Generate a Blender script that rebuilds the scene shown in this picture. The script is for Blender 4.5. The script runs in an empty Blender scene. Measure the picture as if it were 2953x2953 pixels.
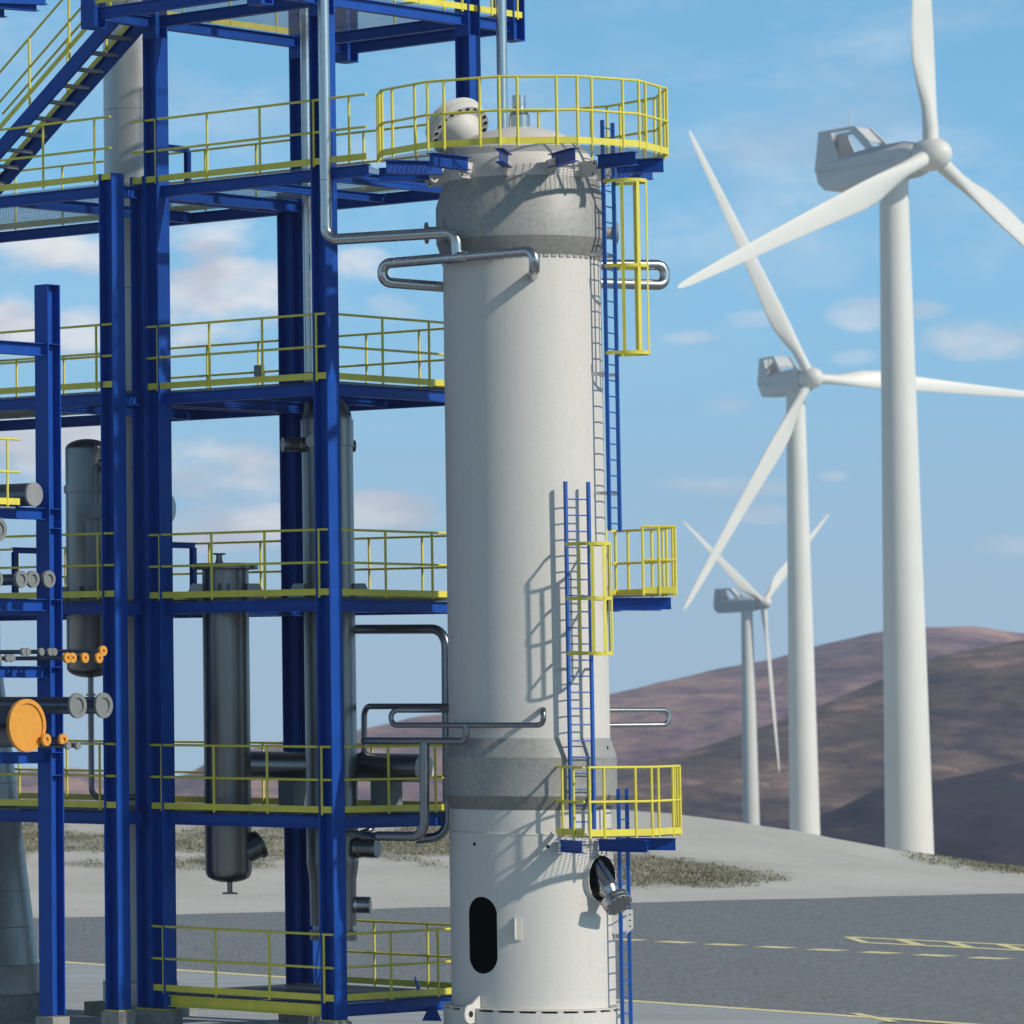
import bpy, bmesh, math, random
from mathutils import Vector, Matrix
random.seed(7)
R = math.radians
# ------------------------------------------------------------------ camera, sky, sun, exposure
S = bpy.context.scene
COL = S.collection
F_, CX, CY, PT = 13734.807, -984.901, 745.496, 0.09089     # focal length and principal point in 2953 px units, pitch
CAMH = 5.65
cam = bpy.data.cameras.new('camera'); camo = bpy.data.objects.new('camera', cam); COL.objects.link(camo)
camo.location = (0, 0, CAMH); camo.rotation_euler = (math.pi/2 + PT, 0, 0)
cam.sensor_width = 36; cam.lens = F_/2953*36
cam.shift_x = (1476.5-CX)/2953; cam.shift_y = (CY-1476.5)/2953
cam.clip_start = 1; cam.clip_end = 20000
cam.dof.use_dof = True; cam.dof.focus_distance = 77; cam.dof.aperture_fstop = 3.2
S.camera = camo
S.view_settings.view_transform = 'Standard'; S.view_settings.look = 'None'
S.view_settings.exposure = 0.0; S.view_settings.gamma = 1.0
SUN_EL, SUN_AZ = R(33), R(129)       # azimuth clockwise from +Y
sd = Vector((math.sin(SUN_AZ)*math.cos(SUN_EL), math.cos(SUN_AZ)*math.cos(SUN_EL), math.sin(SUN_EL)))
sl = bpy.data.lights.new('sun', 'SUN'); sl.energy = 3.35; sl.angle = R(1.3); sl.color = (1.0, 0.93, 0.84)
so = bpy.data.objects.new('sun', sl); COL.objects.link(so)
so.rotation_euler = (-sd).to_track_quat('-Z', 'Y').to_euler(); so.location = (60, 10, 60)

w = bpy.data.worlds.new('World'); S.world = w; w.use_nodes = True
nt = w.node_tree; nt.nodes.clear()
def N(t, **k):
    n = nt.nodes.new(t)
    for a, b in k.items(): setattr(n, a, b)
    return n
def mth(op, a, b=None, c=None, clamp=False):
    n = nt.nodes.new('ShaderNodeMath'); n.operation = op; n.use_clamp = clamp
    for i, v in enumerate((a, b, c)):
        if v is None: continue
        if isinstance(v, (int, float)): n.inputs[i].default_value = v
        else: nt.links.new(v, n.inputs[i])
    return n.outputs[0]
def sstep(x, lo, hi):
    n = nt.nodes.new('ShaderNodeMapRange'); n.interpolation_type = 'SMOOTHSTEP'
    nt.links.new(x, n.inputs[0]); n.inputs[1].default_value = lo; n.inputs[2].default_value = hi
    return n.outputs[0]
tc = N('ShaderNodeTexCoord'); sep = N('ShaderNodeSeparateXYZ'); nt.links.new(tc.outputs['Generated'], sep.inputs[0])
sx, sy, sz = sep.outputs
sky = N('ShaderNodeTexSky', sky_type='NISHITA'); sky.sun_disc = False
sky.sun_elevation = SUN_EL; sky.sun_rotation = SUN_AZ; sky.altitude = 300; sky.air_density = 1.0; sky.dust_density = 0.4; sky.ozone_density = 2.2
zz = mth('ADD', mth('MULTIPLY', mth('ABSOLUTE', sz), 1.35), 0.20)
cmb = N('ShaderNodeCombineXYZ'); nt.links.new(sx, cmb.inputs[0]); nt.links.new(sy, cmb.inputs[1]); nt.links.new(zz, cmb.inputs[2])
nrm = N('ShaderNodeVectorMath', operation='NORMALIZE'); nt.links.new(cmb.outputs[0], nrm.inputs[0])
nt.links.new(nrm.outputs[0], sky.inputs[0])
# clouds in azimuth / elevation
az = mth('ARCTAN2', sx, sy); el = mth('ARCSINE', sz)
cv = N('ShaderNodeCombineXYZ'); nt.links.new(az, cv.inputs[0]); nt.links.new(mth('MULTIPLY', el, 2.3), cv.inputs[1])
def noise(scale, detail, rough, off=0.0):
    a = N('ShaderNodeVectorMath', operation='ADD'); nt.links.new(cv.outputs[0], a.inputs[0]); a.inputs[1].default_value = (off, off*0.7, off*0.3)
    n = N('ShaderNodeTexNoise'); n.inputs['Scale'].default_value = scale; n.inputs['Detail'].default_value = detail
    n.inputs['Roughness'].default_value = rough; nt.links.new(a.outputs[0], n.inputs['Vector']); return n.outputs['Fac']
n1 = noise(34, 5, 0.55, 3.1)
n2 = noise(90, 4, 0.6, 9.4)
wob = mth('ADD', mth('MULTIPLY', mth('SUBTRACT', n1, 0.5), 4.6), mth('MULTIPLY', mth('SUBTRACT', n2, 0.5), 1.6))
BLOBS = [(110, 735, 340, 85, 1), (40, 925, 105, 95, 1), (640, 690, 210, 72, .95), (640, 870, 270, 140, 1), (235, 965, 110, 80, .9), (90, 1300, 260, 115, 1), (620, 1370, 250, 95, .95), (640, 1515, 260, 70, .95),
         (1050, 775, 110, 52, .9), (1130, 905, 90, 36, .35), (1090, 1490, 190, 58, .85), (2520, 935, 105, 46, .5), (2680, 930, 65, 30, .5), (2850, 1022, 165, 60, .62), (2160, 955, 85, 28, .42), (1985, 1000, 115, 24, .45),
         (2100, 1195, 90, 34, .5), (2090, 1420, 165, 32, .5), (2405, 1395, 42, 18, .4), (2470, 1065, 65, 24, .3), (2210, 1500, 65, 24, .35), (2950, 1590, 110, 30, .35), (3300, 1300, 200, 60, .7), (-400, 1000, 300, 150, .9), (3500, 850, 220, 60, .6)]
dens = None
for (x, y, rx, ry, k) in BLOBS:
    a0 = (x-CX)/F_; a0 = math.atan(a0/1.0); e0 = (1998-y)/F_
    d2 = mth('ADD', mth('POWER', mth('DIVIDE', mth('SUBTRACT', az, a0), rx/F_), 2.0), mth('POWER', mth('DIVIDE', mth('SUBTRACT', el, e0), ry/F_), 2.0))
    q = mth('MULTIPLY', sstep(mth('ADD', mth('SUBTRACT', 1.0, d2), wob), -0.5, 1.1), k)
    dens = q if dens is None else mth('MAXIMUM', dens, q)
# fainter cloud elsewhere round the sky
rest = mth('MULTIPLY', sstep(noise(7, 5, 0.55, 1.0), 0.52, 0.75), mth('MULTIPLY', sstep(el, 0.0, 0.06), mth('SUBTRACT', 1.0, sstep(el, 0.3, 0.6))))
rest = mth('MULTIPLY', rest, sstep(mth('ABSOLUTE', mth('SUBTRACT', az, 0.18)), 0.16, 0.3))
cirrus = mth('MULTIPLY', sstep(noise(19, 8, 0.66, 6.6), 0.42, 0.78), mth('MULTIPLY', sstep(el, 0.05, 0.10), 0.42))
dens = mth('MAXIMUM', mth('MAXIMUM', dens, rest), cirrus)
cshade = N('ShaderNodeMix', data_type='RGBA'); nt.links.new(sstep(noise(38, 3, 0.5, 5.5), 0.34, 0.66), cshade.inputs[0])
cshade.inputs[6].default_value = (5.6, 5.95, 6.9, 1); cshade.inputs[7].default_value = (8.8, 9.0, 9.4, 1)
tint = N('ShaderNodeMix', data_type='RGBA', blend_type='MULTIPLY'); tint.inputs[0].default_value = 1
nt.links.new(sky.outputs[0], tint.inputs[6])
elf = mth('ADD', 0.62, mth('MULTIPLY', mth('SUBTRACT', 1.0, sstep(mth('ABSOLUTE', sz), 0.13, 0.42)), 1.45))   # bright low sky, deep zenith
ec = N('ShaderNodeCombineXYZ'); nt.links.new(mth('MULTIPLY', elf, 0.72), ec.inputs[0]); nt.links.new(mth('MULTIPLY', elf, 1.10), ec.inputs[1]); nt.links.new(mth('MULTIPLY', elf, 1.03), ec.inputs[2])
nt.links.new(ec.outputs[0], tint.inputs[7])
# pale veil low over the horizon
veil = N('ShaderNodeMix', data_type='RGBA'); nt.links.new(mth('MULTIPLY', mth('SUBTRACT', 1.0, sstep(mth('ABSOLUTE', sz), 0.0, 0.10)), 0.9), veil.inputs[0])
nt.links.new(tint.outputs[2], veil.inputs[6]); veil.inputs[7].default_value = (4.1, 5.6, 7.2, 1)
mixc = N('ShaderNodeMix', data_type='RGBA'); nt.links.new(dens, mixc.inputs[0]); nt.links.new(veil.outputs[2], mixc.inputs[6]); nt.links.new(cshade.outputs[2], mixc.inputs[7])
bg = N('ShaderNodeBackground'); bg.inputs[1].default_value = 0.1
nt.links.new(mixc.outputs[2], bg.inputs[0])
wo = N('ShaderNodeOutputWorld'); nt.links.new(bg.outputs[0], wo.inputs[0])

# ------------------------------------------------------------------ measured geometry helpers
TH = 0.7246431
E0 = Vector((10.8344, 77.0101, 0)); U = Vector((-math.sin(TH), math.cos(TH), 0)); V = Vector((math.cos(TH), math.sin(TH), 0)); Z = Vector((0, 0, 1))
cP, sP = math.cos(PT), math.sin(PT)
def W(u, v, z): return E0 + U*u + V*v + Z*z
def ray(x, y):
    a = (x-CX)/F_; b = -(y-CY)/F_
    return Vector((a, cP-b*sP, sP+b*cP))
def at(x, y, Y): r = ray(x, y); return r*(Y/r.y) + Vector((0, 0, CAMH))
def atz(x, y, z): r = ray(x, y); return r*((z-CAMH)/r.z) + Vector((0, 0, CAMH))
def onu(x, y, u):
    r = ray(x, y); t = (U.dot(E0)+u)/U.dot(r); return r*t + Vector((0, 0, CAMH))
def onv(x, y, v):
    r = ray(x, y); t = (V.dot(E0)+v)/V.dot(r); return r*t + Vector((0, 0, CAMH))
def uv(P): d = P-E0; return d.dot(U), d.dot(V)
LC, LF, CW = 3.68, 3.75, 0.30          # column spacing, column size
ZL = {1: 0.72, 2: 3.72, 3: 7.22, 4: 10.72, 5: 14.22, 6: 17.10}
TX, TY = 13.905, 76.42                 # axis of the white column
TC = Vector((TX, TY, 0))
FACE = -(TC.normalized())              # horizontal direction from the column to the camera
RIGHT = Vector((-FACE.y, FACE.x, 0))
def pol(r, deg, z): a = R(deg); return TC + (FACE*math.cos(a) + RIGHT*math.sin(a))*r + Z*z
def pdir(deg): a = R(deg); return FACE*math.cos(a) + RIGHT*math.sin(a)

# ------------------------------------------------------------------ materials
def mat(name, col, rough=0.5, metal=0.0, var=0.10, scale=3.0, bump=0.0, bscale=60.0, rvar=0.08, grime=0.0, spec=0.5, coat=0.0):
    m = bpy.data.materials.new(name); m.use_nodes = True; t = m.node_tree
    b = t.nodes['Principled BSDF']; b.inputs['Metallic'].default_value = metal
    b.inputs['Specular IOR Level'].default_value = spec; b.inputs['Coat Weight'].default_value = coat
    tcn = t.nodes.new('ShaderNodeTexCoord')
    geo = t.nodes.new('ShaderNodeNewGeometry')
    n = t.nodes.new('ShaderNodeTexNoise'); n.inputs['Scale'].default_value = scale; n.inputs['Detail'].default_value = 6; n.inputs['Roughness'].default_value = 0.6
    t.links.new(geo.outputs['Position'], n.inputs['Vector'])
    mr = t.nodes.new('ShaderNodeMapRange'); t.links.new(n.outputs['Fac'], mr.inputs[0])
    mr.inputs[1].default_value = 0.3; mr.inputs[2].default_value = 0.7; mr.inputs[3].default_value = 1-var; mr.inputs[4].default_value = 1+var
    mx = t.nodes.new('ShaderNodeMix'); mx.data_type = 'RGBA'; mx.blend_type = 'MULTIPLY'; mx.inputs[0].default_value = 1
    mx.inputs[6].default_value = (*col, 1); t.links.new(mr.outputs[0], mx.inputs[7])
    out = mx.outputs[2]
    if grime:
        sc = t.nodes.new('ShaderNodeMapping'); sc.inputs['Scale'].default_value = (6, 6, 0.5); t.links.new(geo.outputs['Position'], sc.inputs[0])
        g = t.nodes.new('ShaderNodeTexNoise'); g.inputs['Scale'].default_value = 1.6; g.inputs['Detail'].default_value = 7; g.inputs['Roughness'].default_value = 0.65; t.links.new(sc.outputs[0], g.inputs['Vector'])
        gm = t.nodes.new('ShaderNodeMapRange'); t.links.new(g.outputs['Fac'], gm.inputs[0]); gm.inputs[1].default_value = 0.52; gm.inputs[2].default_value = 0.75; gm.inputs[4].default_value = grime
        m2 = t.nodes.new('ShaderNodeMix'); m2.data_type = 'RGBA'; t.links.new(gm.outputs[0], m2.inputs[0]); t.links.new(out, m2.inputs[6]); m2.inputs[7].default_value = (col[0]*0.45+0.02, col[1]*0.42+0.02, col[2]*0.38+0.02, 1)
        out = m2.outputs[2]
    t.links.new(out, b.inputs['Base Color'])
    rr = t.nodes.new('ShaderNodeMapRange'); t.links.new(n.outputs['Fac'], rr.inputs[0]); rr.inputs[3].default_value = max(0.03, rough-rvar); rr.inputs[4].default_value = min(1, rough+rvar)
    t.links.new(rr.outputs[0], b.inputs['Roughness'])
    if bump:
        bn = t.nodes.new('ShaderNodeTexNoise'); bn.inputs['Scale'].default_value = bscale; bn.inputs['Detail'].default_value = 4; t.links.new(geo.outputs['Position'], bn.inputs['Vector'])
        bp = t.nodes.new('ShaderNodeBump'); bp.inputs['Strength'].default_value = bump; bp.inputs['Distance'].default_value = 0.02
        t.links.new(bn.outputs['Fac'], bp.inputs['Height']); t.links.new(bp.outputs[0], b.inputs['Normal'])
    return m
M = {}
M['blue'] = mat('blue_paint', (0.006, 0.068, 0.36), 0.48, var=0.14, scale=1.7, grime=0.22, bump=0.05, bscale=25, spec=0.28)
M['ladder'] = mat('ladder_blue', (0.010, 0.105, 0.44), 0.42, var=0.08, scale=3)
M['yellow'] = mat('yellow_paint', (0.79, 0.68, 0.07), 0.45, var=0.08, scale=4, grime=0.22)
M['white'] = mat('white_paint', (0.67, 0.632, 0.575), 0.55, var=0.05, scale=22, bump=0.06, bscale=140, grime=0.10)
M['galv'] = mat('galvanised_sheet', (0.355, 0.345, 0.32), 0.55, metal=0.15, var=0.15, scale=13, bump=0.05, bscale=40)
M['galvd'] = mat('darker_sheet', (0.235, 0.225, 0.205), 0.6, metal=0.1, var=0.18, scale=13, bump=0.05, bscale=40)  # darker tone of the galvanised sheet, for the collars' lower cones
M['steel'] = mat('brushed_steel', (0.52, 0.51, 0.50), 0.27, metal=1.0, var=0.05, scale=8, rvar=0.04)
M['dsteel'] = mat('dark_pipe_steel', (0.27, 0.27, 0.285), 0.29, metal=1.0, var=0.05, scale=8, rvar=0.03)
M['vessel'] = mat('vessel_steel', (0.235, 0.23, 0.225), 0.33, metal=1.0, var=0.05, scale=5, rvar=0.03)
M['chim'] = mat('chimney_sheet', (0.40, 0.39, 0.37), 0.36, metal=0.6, var=0.12, scale=4, grime=0.3)
M['rack'] = mat('rack_pipe_steel', (0.15, 0.16, 0.19), 0.35, metal=0.9, var=0.15, scale=6)
M['stack'] = mat('stack_cladding', (0.44, 0.435, 0.42), 0.42, metal=0.5, var=0.08, scale=3, grime=0.15)
M['grate'] = mat('galvanised_grating', (0.33, 0.34, 0.35), 0.45, metal=0.6, var=0.1)
M['grated'] = mat('dark_grating', (0.10, 0.105, 0.115), 0.5, metal=0.5, var=0.1)
M['tread'] = mat('grey_tread', (0.27, 0.27, 0.28), 0.6, var=0.15)
M['black'] = mat('hole_shade', (0.01, 0.01, 0.012), 0.8)  # near-black colour standing for the shade inside openings and holes
M['conc'] = mat('concrete', (0.30, 0.295, 0.27), 0.85, var=0.2, scale=7, bump=0.2, bscale=50, grime=0.3)
M['orange'] = mat('orange_paint', (0.75, 0.33, 0.045), 0.55, var=0.06, scale=9)
M['grey'] = mat('grey_flange', (0.21, 0.225, 0.22), 0.75, var=0.25, scale=60, bump=0.2, bscale=200)
M['turb'] = mat('turbine_paint', (0.72, 0.685, 0.62), 0.45, var=0.03, scale=0.3)
M['turbd'] = mat('nacelle_paint', (0.58, 0.585, 0.585), 0.5, var=0.05, scale=0.5)
M['line'] = mat('road_paint', (0.88, 0.77, 0.40), 0.8, var=0.12, scale=3)

# ------------------------------------------------------------------ mesh builder
class MB:
    def __init__(s): s.v = []; s.f = []; s.mi = []; s.cur = 0
    def add(s, vs, fs):
        o = len(s.v); s.v += [Vector(p) for p in vs]
        for f in fs: s.f.append([i+o for i in f]); s.mi.append(s.cur)
        return s
    def obox(s, c, a, b, d):        # centre and three half-extent vectors
        c, a, b, d = Vector(c), Vector(a), Vector(b), Vector(d)
        vs = [c+a*i+b*j+d*k for k in (-1, 1) for j in (-1, 1) for i in (-1, 1)]
        fs = [(0, 2, 3, 1), (4, 5, 7, 6), (0, 1, 5, 4), (2, 6, 7, 3), (0, 4, 6, 2), (1, 3, 7, 5)]
        if a.cross(b).dot(d) < 0: fs = [tuple(reversed(f)) for f in fs]
        return s.add(vs, fs)
    def box(s, u0, u1, v0, v1, z0, z1):   # in the frame's own u, v, z
        return s.obox(W((u0+u1)/2, (v0+v1)/2, (z0+z1)/2), U*((u1-u0)/2), V*((v1-v0)/2), Z*((z1-z0)/2))
    def bar(s, p, q, wd, ht, up=Z):       # flat bar from p to q
        p, q = Vector(p), Vector(q); d = (q-p); L = d.length; d.normalize()
        sd_ = d.cross(up).normalized(); u2 = sd_.cross(d)
        return s.obox((p+q)/2, d*(L/2), sd_*(wd/2), u2*(ht/2))
    def ibeam(s, p, q, h=0.2, b=0.13, tf=0.014, tw=0.01, up=Z):   # p, q on the section's centre line
        p, q = Vector(p), Vector(q); d = (q-p); L = d.length/2; d.normalize(); c = (p+q)/2
        sd_ = d.cross(up).normalized(); u2 = sd_.cross(d)
        s.obox(c+u2*(h/2-tf/2), d*L, sd_*(b/2), u2*(tf/2)); s.obox(c-u2*(h/2-tf/2), d*L, sd_*(b/2), u2*(tf/2))
        return s.obox(c, d*L, sd_*(tw/2), u2*(h/2-tf))
    def hcol(s, u, v, z0, z1, flat='u', sz=CW, tf=0.024, tw=0.016):   # corner at (u, v); flat='u': flanges face -u/+u
        if flat == 'u':
            s.box(u, u+tf, v, v+sz, z0, z1); s.box(u+sz-tf, u+sz, v, v+sz, z0, z1); s.box(u+tf, u+sz-tf, v+sz/2-tw/2, v+sz/2+tw/2, z0, z1)
        else:
            s.box(u, u+sz, v, v+tf, z0, z1); s.box(u, u+sz, v+sz-tf, v+sz, z0, z1); s.box(u+sz/2-tw/2, u+sz/2+tw/2, v+tf, v+sz-tf, z0, z1)
        return s
    def tube(s, pts, r, bend=0.0, n=12, cap=True, rads=None):
        P = [Vector(p) for p in pts]
        if bend > 0 and len(P) > 2:
            out = [P[0]]
            for i in range(1, len(P)-1):
                a, b, c = P[i-1], P[i], P[i+1]; d1 = (a-b).normalized(); d2 = (c-b).normalized(); ang = d1.angle(d2)
                if ang > 3.05: out.append(b); continue
                bb = bend[i-1] if isinstance(bend, (list, tuple)) else bend
                t = min(bb/math.tan(ang/2), (a-b).length*0.499, (c-b).length*0.499); rr = t*math.tan(ang/2)
                cen = b+(d1+d2).normalized()*(rr/math.sin(ang/2)); s0 = b+d1*t-cen; s1 = b+d2*t-cen; tot = s0.angle(s1); ax = s0.cross(s1).normalized()
                k = max(3, int(tot/R(11)))
                for j in range(k+1): out.append(cen+Matrix.Rotation(tot*j/k, 3, ax)@s0)
            out.append(P[-1]); P = out
        rs = rads or [r]*len(P); rings = []; ref = None
        for i, p in enumerate(P):
            d = ((P[min(i+1, len(P)-1)]-P[max(i-1, 0)])).normalized()
            if ref is None: ref = d.orthogonal().normalized()
            ref = (ref-d*ref.dot(d)).normalized(); o = d.cross(ref)
            rings.append([p+(ref*math.cos(2*math.pi*k/n)+o*math.sin(2*math.pi*k/n))*rs[i] for k in range(n)])
        vs = [q for g in rings for q in g]; fs = []
        for i in range(len(rings)-1):
            for k in range(n):
                a = i*n+k; b = i*n+(k+1) % n; fs.append((a, b, b+n, a+n))
        if cap: fs += [tuple(reversed(range(n))), tuple(range((len(rings)-1)*n, len(rings)*n))]
        return s.add(vs, fs)
    def lathe(s, prof, o=(0, 0, 0), ax=Z, n=48, cap=True):   # prof: (radius, height) list
        o = Vector(o); ax = Vector(ax).normalized(); a = ax.orthogonal().normalized()
        if abs(ax.z) > 0.999: a = Vector((1, 0, 0))
        b = ax.cross(a); vs = []; fs = []
        for r, h in prof:
            for k in range(n):
                t = 2*math.pi*k/n; vs.append(o+ax*h+(a*math.cos(t)+b*math.sin(t))*r)
        for i in range(len(prof)-1):
            for k in range(n):
                q = i*n+k; q2 = i*n+(k+1) % n; fs.append((q, q2, q2+n, q+n))
        if cap: fs += [tuple(reversed(range(n))), tuple(range((len(prof)-1)*n, len(prof)*n))]
        return s.add(vs, fs)
    def prism(s, poly, nrm, th):          # planar polygon thickened along nrm
        nrm = Vector(nrm); n = len(poly); vs = [Vector(p)-nrm*(th/2) for p in poly]+[Vector(p)+nrm*(th/2) for p in poly]
        fs = [tuple(reversed(range(n))), tuple(range(n, 2*n))]+[(i, (i+1) % n, (i+1) % n+n, i+n) for i in range(n)]
        return s.add(vs, fs)
    def build(s, name, m, parent=None, smooth=True, loc=None):
        mats = m if isinstance(m, (list, tuple)) else [m]
        if loc is None:
            if parent is None:
                xs = [p.x for p in s.v]; ys = [p.y for p in s.v]; loc = Vector(((min(xs)+max(xs))/2, (min(ys)+max(ys))/2, min(p.z for p in s.v)))
            else: loc = world(parent)
        me = bpy.data.meshes.new(name); me.from_pydata([p-loc for p in s.v], [], s.f); me.update()
        for q in mats: me.materials.append(q)
        for i, pl in enumerate(me.polygons): pl.material_index = s.mi[i]; pl.use_smooth = smooth
        bm = bmesh.new(); bm.from_mesh(me); bmesh.ops.recalc_face_normals(bm, faces=bm.faces); bm.to_mesh(me); bm.free()
        if smooth: me.set_sharp_from_angle(angle=R(32))
        o = bpy.data.objects.new(name, me); COL.objects.link(o)
        if parent is not None: o.parent = parent
        else: o.location = loc
        return o
def world(o):
    L = Vector(o.location); p = o.parent
    while p is not None: L += p.location; p = p.parent
    return L
def tag(o, label=None, cat=None, group=None, kind=None):
    if label: o['label'] = label
    if cat: o['category'] = cat
    if group: o['group'] = group
    if kind: o['kind'] = kind
    return o
def thing(name, label, cat, loc, group=None):
    o = bpy.data.objects.new(name, None); COL.objects.link(o); o.location = loc; o.empty_display_size = 0.2
    return tag(o, label, cat, group)

# ------------------------------------------------------------------ ground and land
Lp, Rp = atz(100, 2648, 0), atz(2953, 2576, 0)
def edgeY(s):                      # far edge of the asphalt along direction s = X/Y
    s0, s1 = Lp.x/Lp.y, Rp.x/Rp.y; t = (s-s0)/(s1-s0); return Lp.y+(Rp.y-Lp.y)*t
def ground_mat(name, c1, c2, sc, bump, speck=0.0, streak=None, srot=-TH):
    m = bpy.data.materials.new(name); m.use_nodes = True; t = m.node_tree; b = t.nodes['Principled BSDF']; b.inputs['Roughness'].default_value = 0.9
    geo = t.nodes.new('ShaderNodeNewGeometry'); vec = geo.outputs['Position']
    if streak:
        mp = t.nodes.new('ShaderNodeMapping'); mp.inputs['Scale'].default_value = streak; mp.inputs['Rotation'].default_value = (0, 0, srot); t.links.new(vec, mp.inputs[0]); vec = mp.outputs[0]
    n = t.nodes.new('ShaderNodeTexNoise'); n.inputs['Scale'].default_value = sc; n.inputs['Detail'].default_value = 9; n.inputs['Roughness'].default_value = 0.68; t.links.new(vec, n.inputs[0])
    r = t.nodes.new('ShaderNodeValToRGB'); r.color_ramp.elements[0].position = 0.36; r.color_ramp.elements[1].position = 0.64
    r.color_ramp.elements[0].color = (*c1, 1); r.color_ramp.elements[1].color = (*c2, 1); t.links.new(n.outputs['Fac'], r.inputs[0]); out = r.outputs[0]
    if speck:
        v = t.nodes.new('ShaderNodeTexNoise'); v.inputs['Scale'].default_value = 24; v.inputs['Detail'].default_value = 3; v.inputs['Roughness'].default_value = 0.8; t.links.new(vec, v.inputs[0])
        g = t.nodes.new('ShaderNodeMapRange'); g.inputs[1].default_value = 0.35; g.inputs[2].default_value = 0.72; g.inputs[3].default_value = 1-speck; g.inputs[4].default_value = 1+speck*1.6; t.links.new(v.outputs['Fac'], g.inputs[0])
        x = t.nodes.new('ShaderNodeMix'); x.data_type = 'RGBA'; x.blend_type = 'MULTIPLY'; x.inputs[0].default_value = 1; t.links.new(out, x.inputs[6]); t.links.new(g.outputs[0], x.inputs[7]); out = x.outputs[2]
    t.links.new(out, b.inputs['Base Color'])
    bp = t.nodes.new('ShaderNodeBump'); bp.inputs['Strength'].default_value = bump; bp.inputs['Distance'].default_value = 0.05
    n2 = t.nodes.new('ShaderNodeTexNoise'); n2.inputs['Scale'].default_value = 12; n2.inputs['Detail'].default_value = 5; t.links.new(geo.outputs['Position'], n2.inputs[0])
    t.links.new(n2.outputs['Fac'], bp.inputs['Height']); t.links.new(bp.outputs[0], b.inputs['Normal'])
    return m
M['asphalt'] = ground_mat('asphalt', (0.188, 0.203, 0.214), (0.215, 0.231, 0.243), 1.6, 0.2, 0.42, (1.0, 0.06, 1), 0.19)
M['pad'] = ground_mat('concrete_pad', (0.32, 0.345, 0.36), (0.43, 0.46, 0.475), 0.5, 0.15, 0.06, (0.25, 2.0, 1))
M['dirt'] = ground_mat('pale_dirt', (0.50, 0.485, 0.43), (0.62, 0.60, 0.55), 0.09, 0.5, 0.08)

# pale dirt land: one polar sheet from the asphalt edge to far behind the crest
prof = [(-400, 2352), (0, 2350), (1000, 2345), (1700, 2338), (1900, 2347), (2118, 2370), (2281, 2393), (2374, 2412), (2554, 2443), (2690, 2468), (2794, 2485), (2953, 2503), (3400, 2560)]
def lerp(tab, x):
    if x <= tab[0][0]: return tab[0][1]
    for (a, b), (c, d) in zip(tab, tab[1:]):
        if x <= c: return b+(d-b)*(x-a)/(c-a)
    return tab[-1][1]
from mathutils import noise as mnoise
YC = 168.0
def sm(t): t = max(0, min(1, t)); return t*t*(3-2*t)
def landz(s, Y):
    x = CX+F_*s; zc = CAMH-(lerp(prof, x)-1998)/F_*YC; ye = edgeY(s)
    if Y <= YC:
        t = (Y-ye)/(YC-ye); z = -0.06+(zc+0.06)*sm(t*0.5+0.0)*2 if t < 1 else zc
        z = -0.06+(zc+0.06)*(max(0, t)**1.3)
        if t < 0: z = -0.06
    else:
        z = zc-((Y-YC)**1.12)*0.030; z = max(z, -34)
    if Y > ye+3: z += (mnoise.noise(Vector((s*Y*0.08, Y*0.05, 0)))*0.16+mnoise.noise(Vector((s*Y*0.4, Y*0.2, 4)))*0.05)*min(1, (Y-ye-3)/12)
    return z
b = MB(); ss = [-0.30+0.85*i/220 for i in range(221)]; Ys = [20, 60, 100]+[112+1.2*i for i in range(64)]+[190+6*i for i in range(30)]+[380+40*i for i in range(22)]
vs = [(s*Y, Y, landz(s, Y)) for Y in Ys for s in ss]; n = len(ss)
b.add(vs, [(j*n+i, j*n+i+1, (j+1)*n+i+1, (j+1)*n+i) for j in range(len(Ys)-1) for i in range(n-1)])
def veg(s, Y):
    if s < 0.172: m = sm((Y-141)/5)*sm((176-Y)/8)
    else:
        k = (s-0.172)/0.063; m = sm((Y-(134+2.5*k))/5)*sm(((161-14*k)-Y)/8)*(1 if k < 1 else 0)
        m = max(m, sm((Y-160)/6)*sm((s-0.255)/0.02))
    q = mnoise.fractal(Vector((s*Y*0.16, Y*0.10, 7)), 0.8, 2.0, 4)
    return max(0, min(1, m*(0.70+q*1.7)))
go = b.build('ground', M['dirt'])
at_ = go.data.attributes.new('veg', 'FLOAT', 'POINT'); at_.data.foreach_set('value', [veg(s, Y) for Y in Ys for s in ss])
t = M['dirt'].node_tree; pb = t.nodes['Principled BSDF']; lk = pb.inputs['Base Color'].links[0].from_socket
an = t.nodes.new('ShaderNodeAttribute'); an.attribute_name = 'veg'
vm = t.nodes.new('ShaderNodeMix'); vm.data_type = 'RGBA'; t.links.new(an.outputs['Fac'], vm.inputs[0]); t.links.new(lk, vm.inputs[6]); vm.inputs[7].default_value = (0.23, 0.215, 0.17, 1); t.links.new(vm.outputs[2], pb.inputs['Base Color'])
tag(go, 'pale dirt land rising to a low crest behind the asphalt yard', 'ground', kind='structure')

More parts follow.
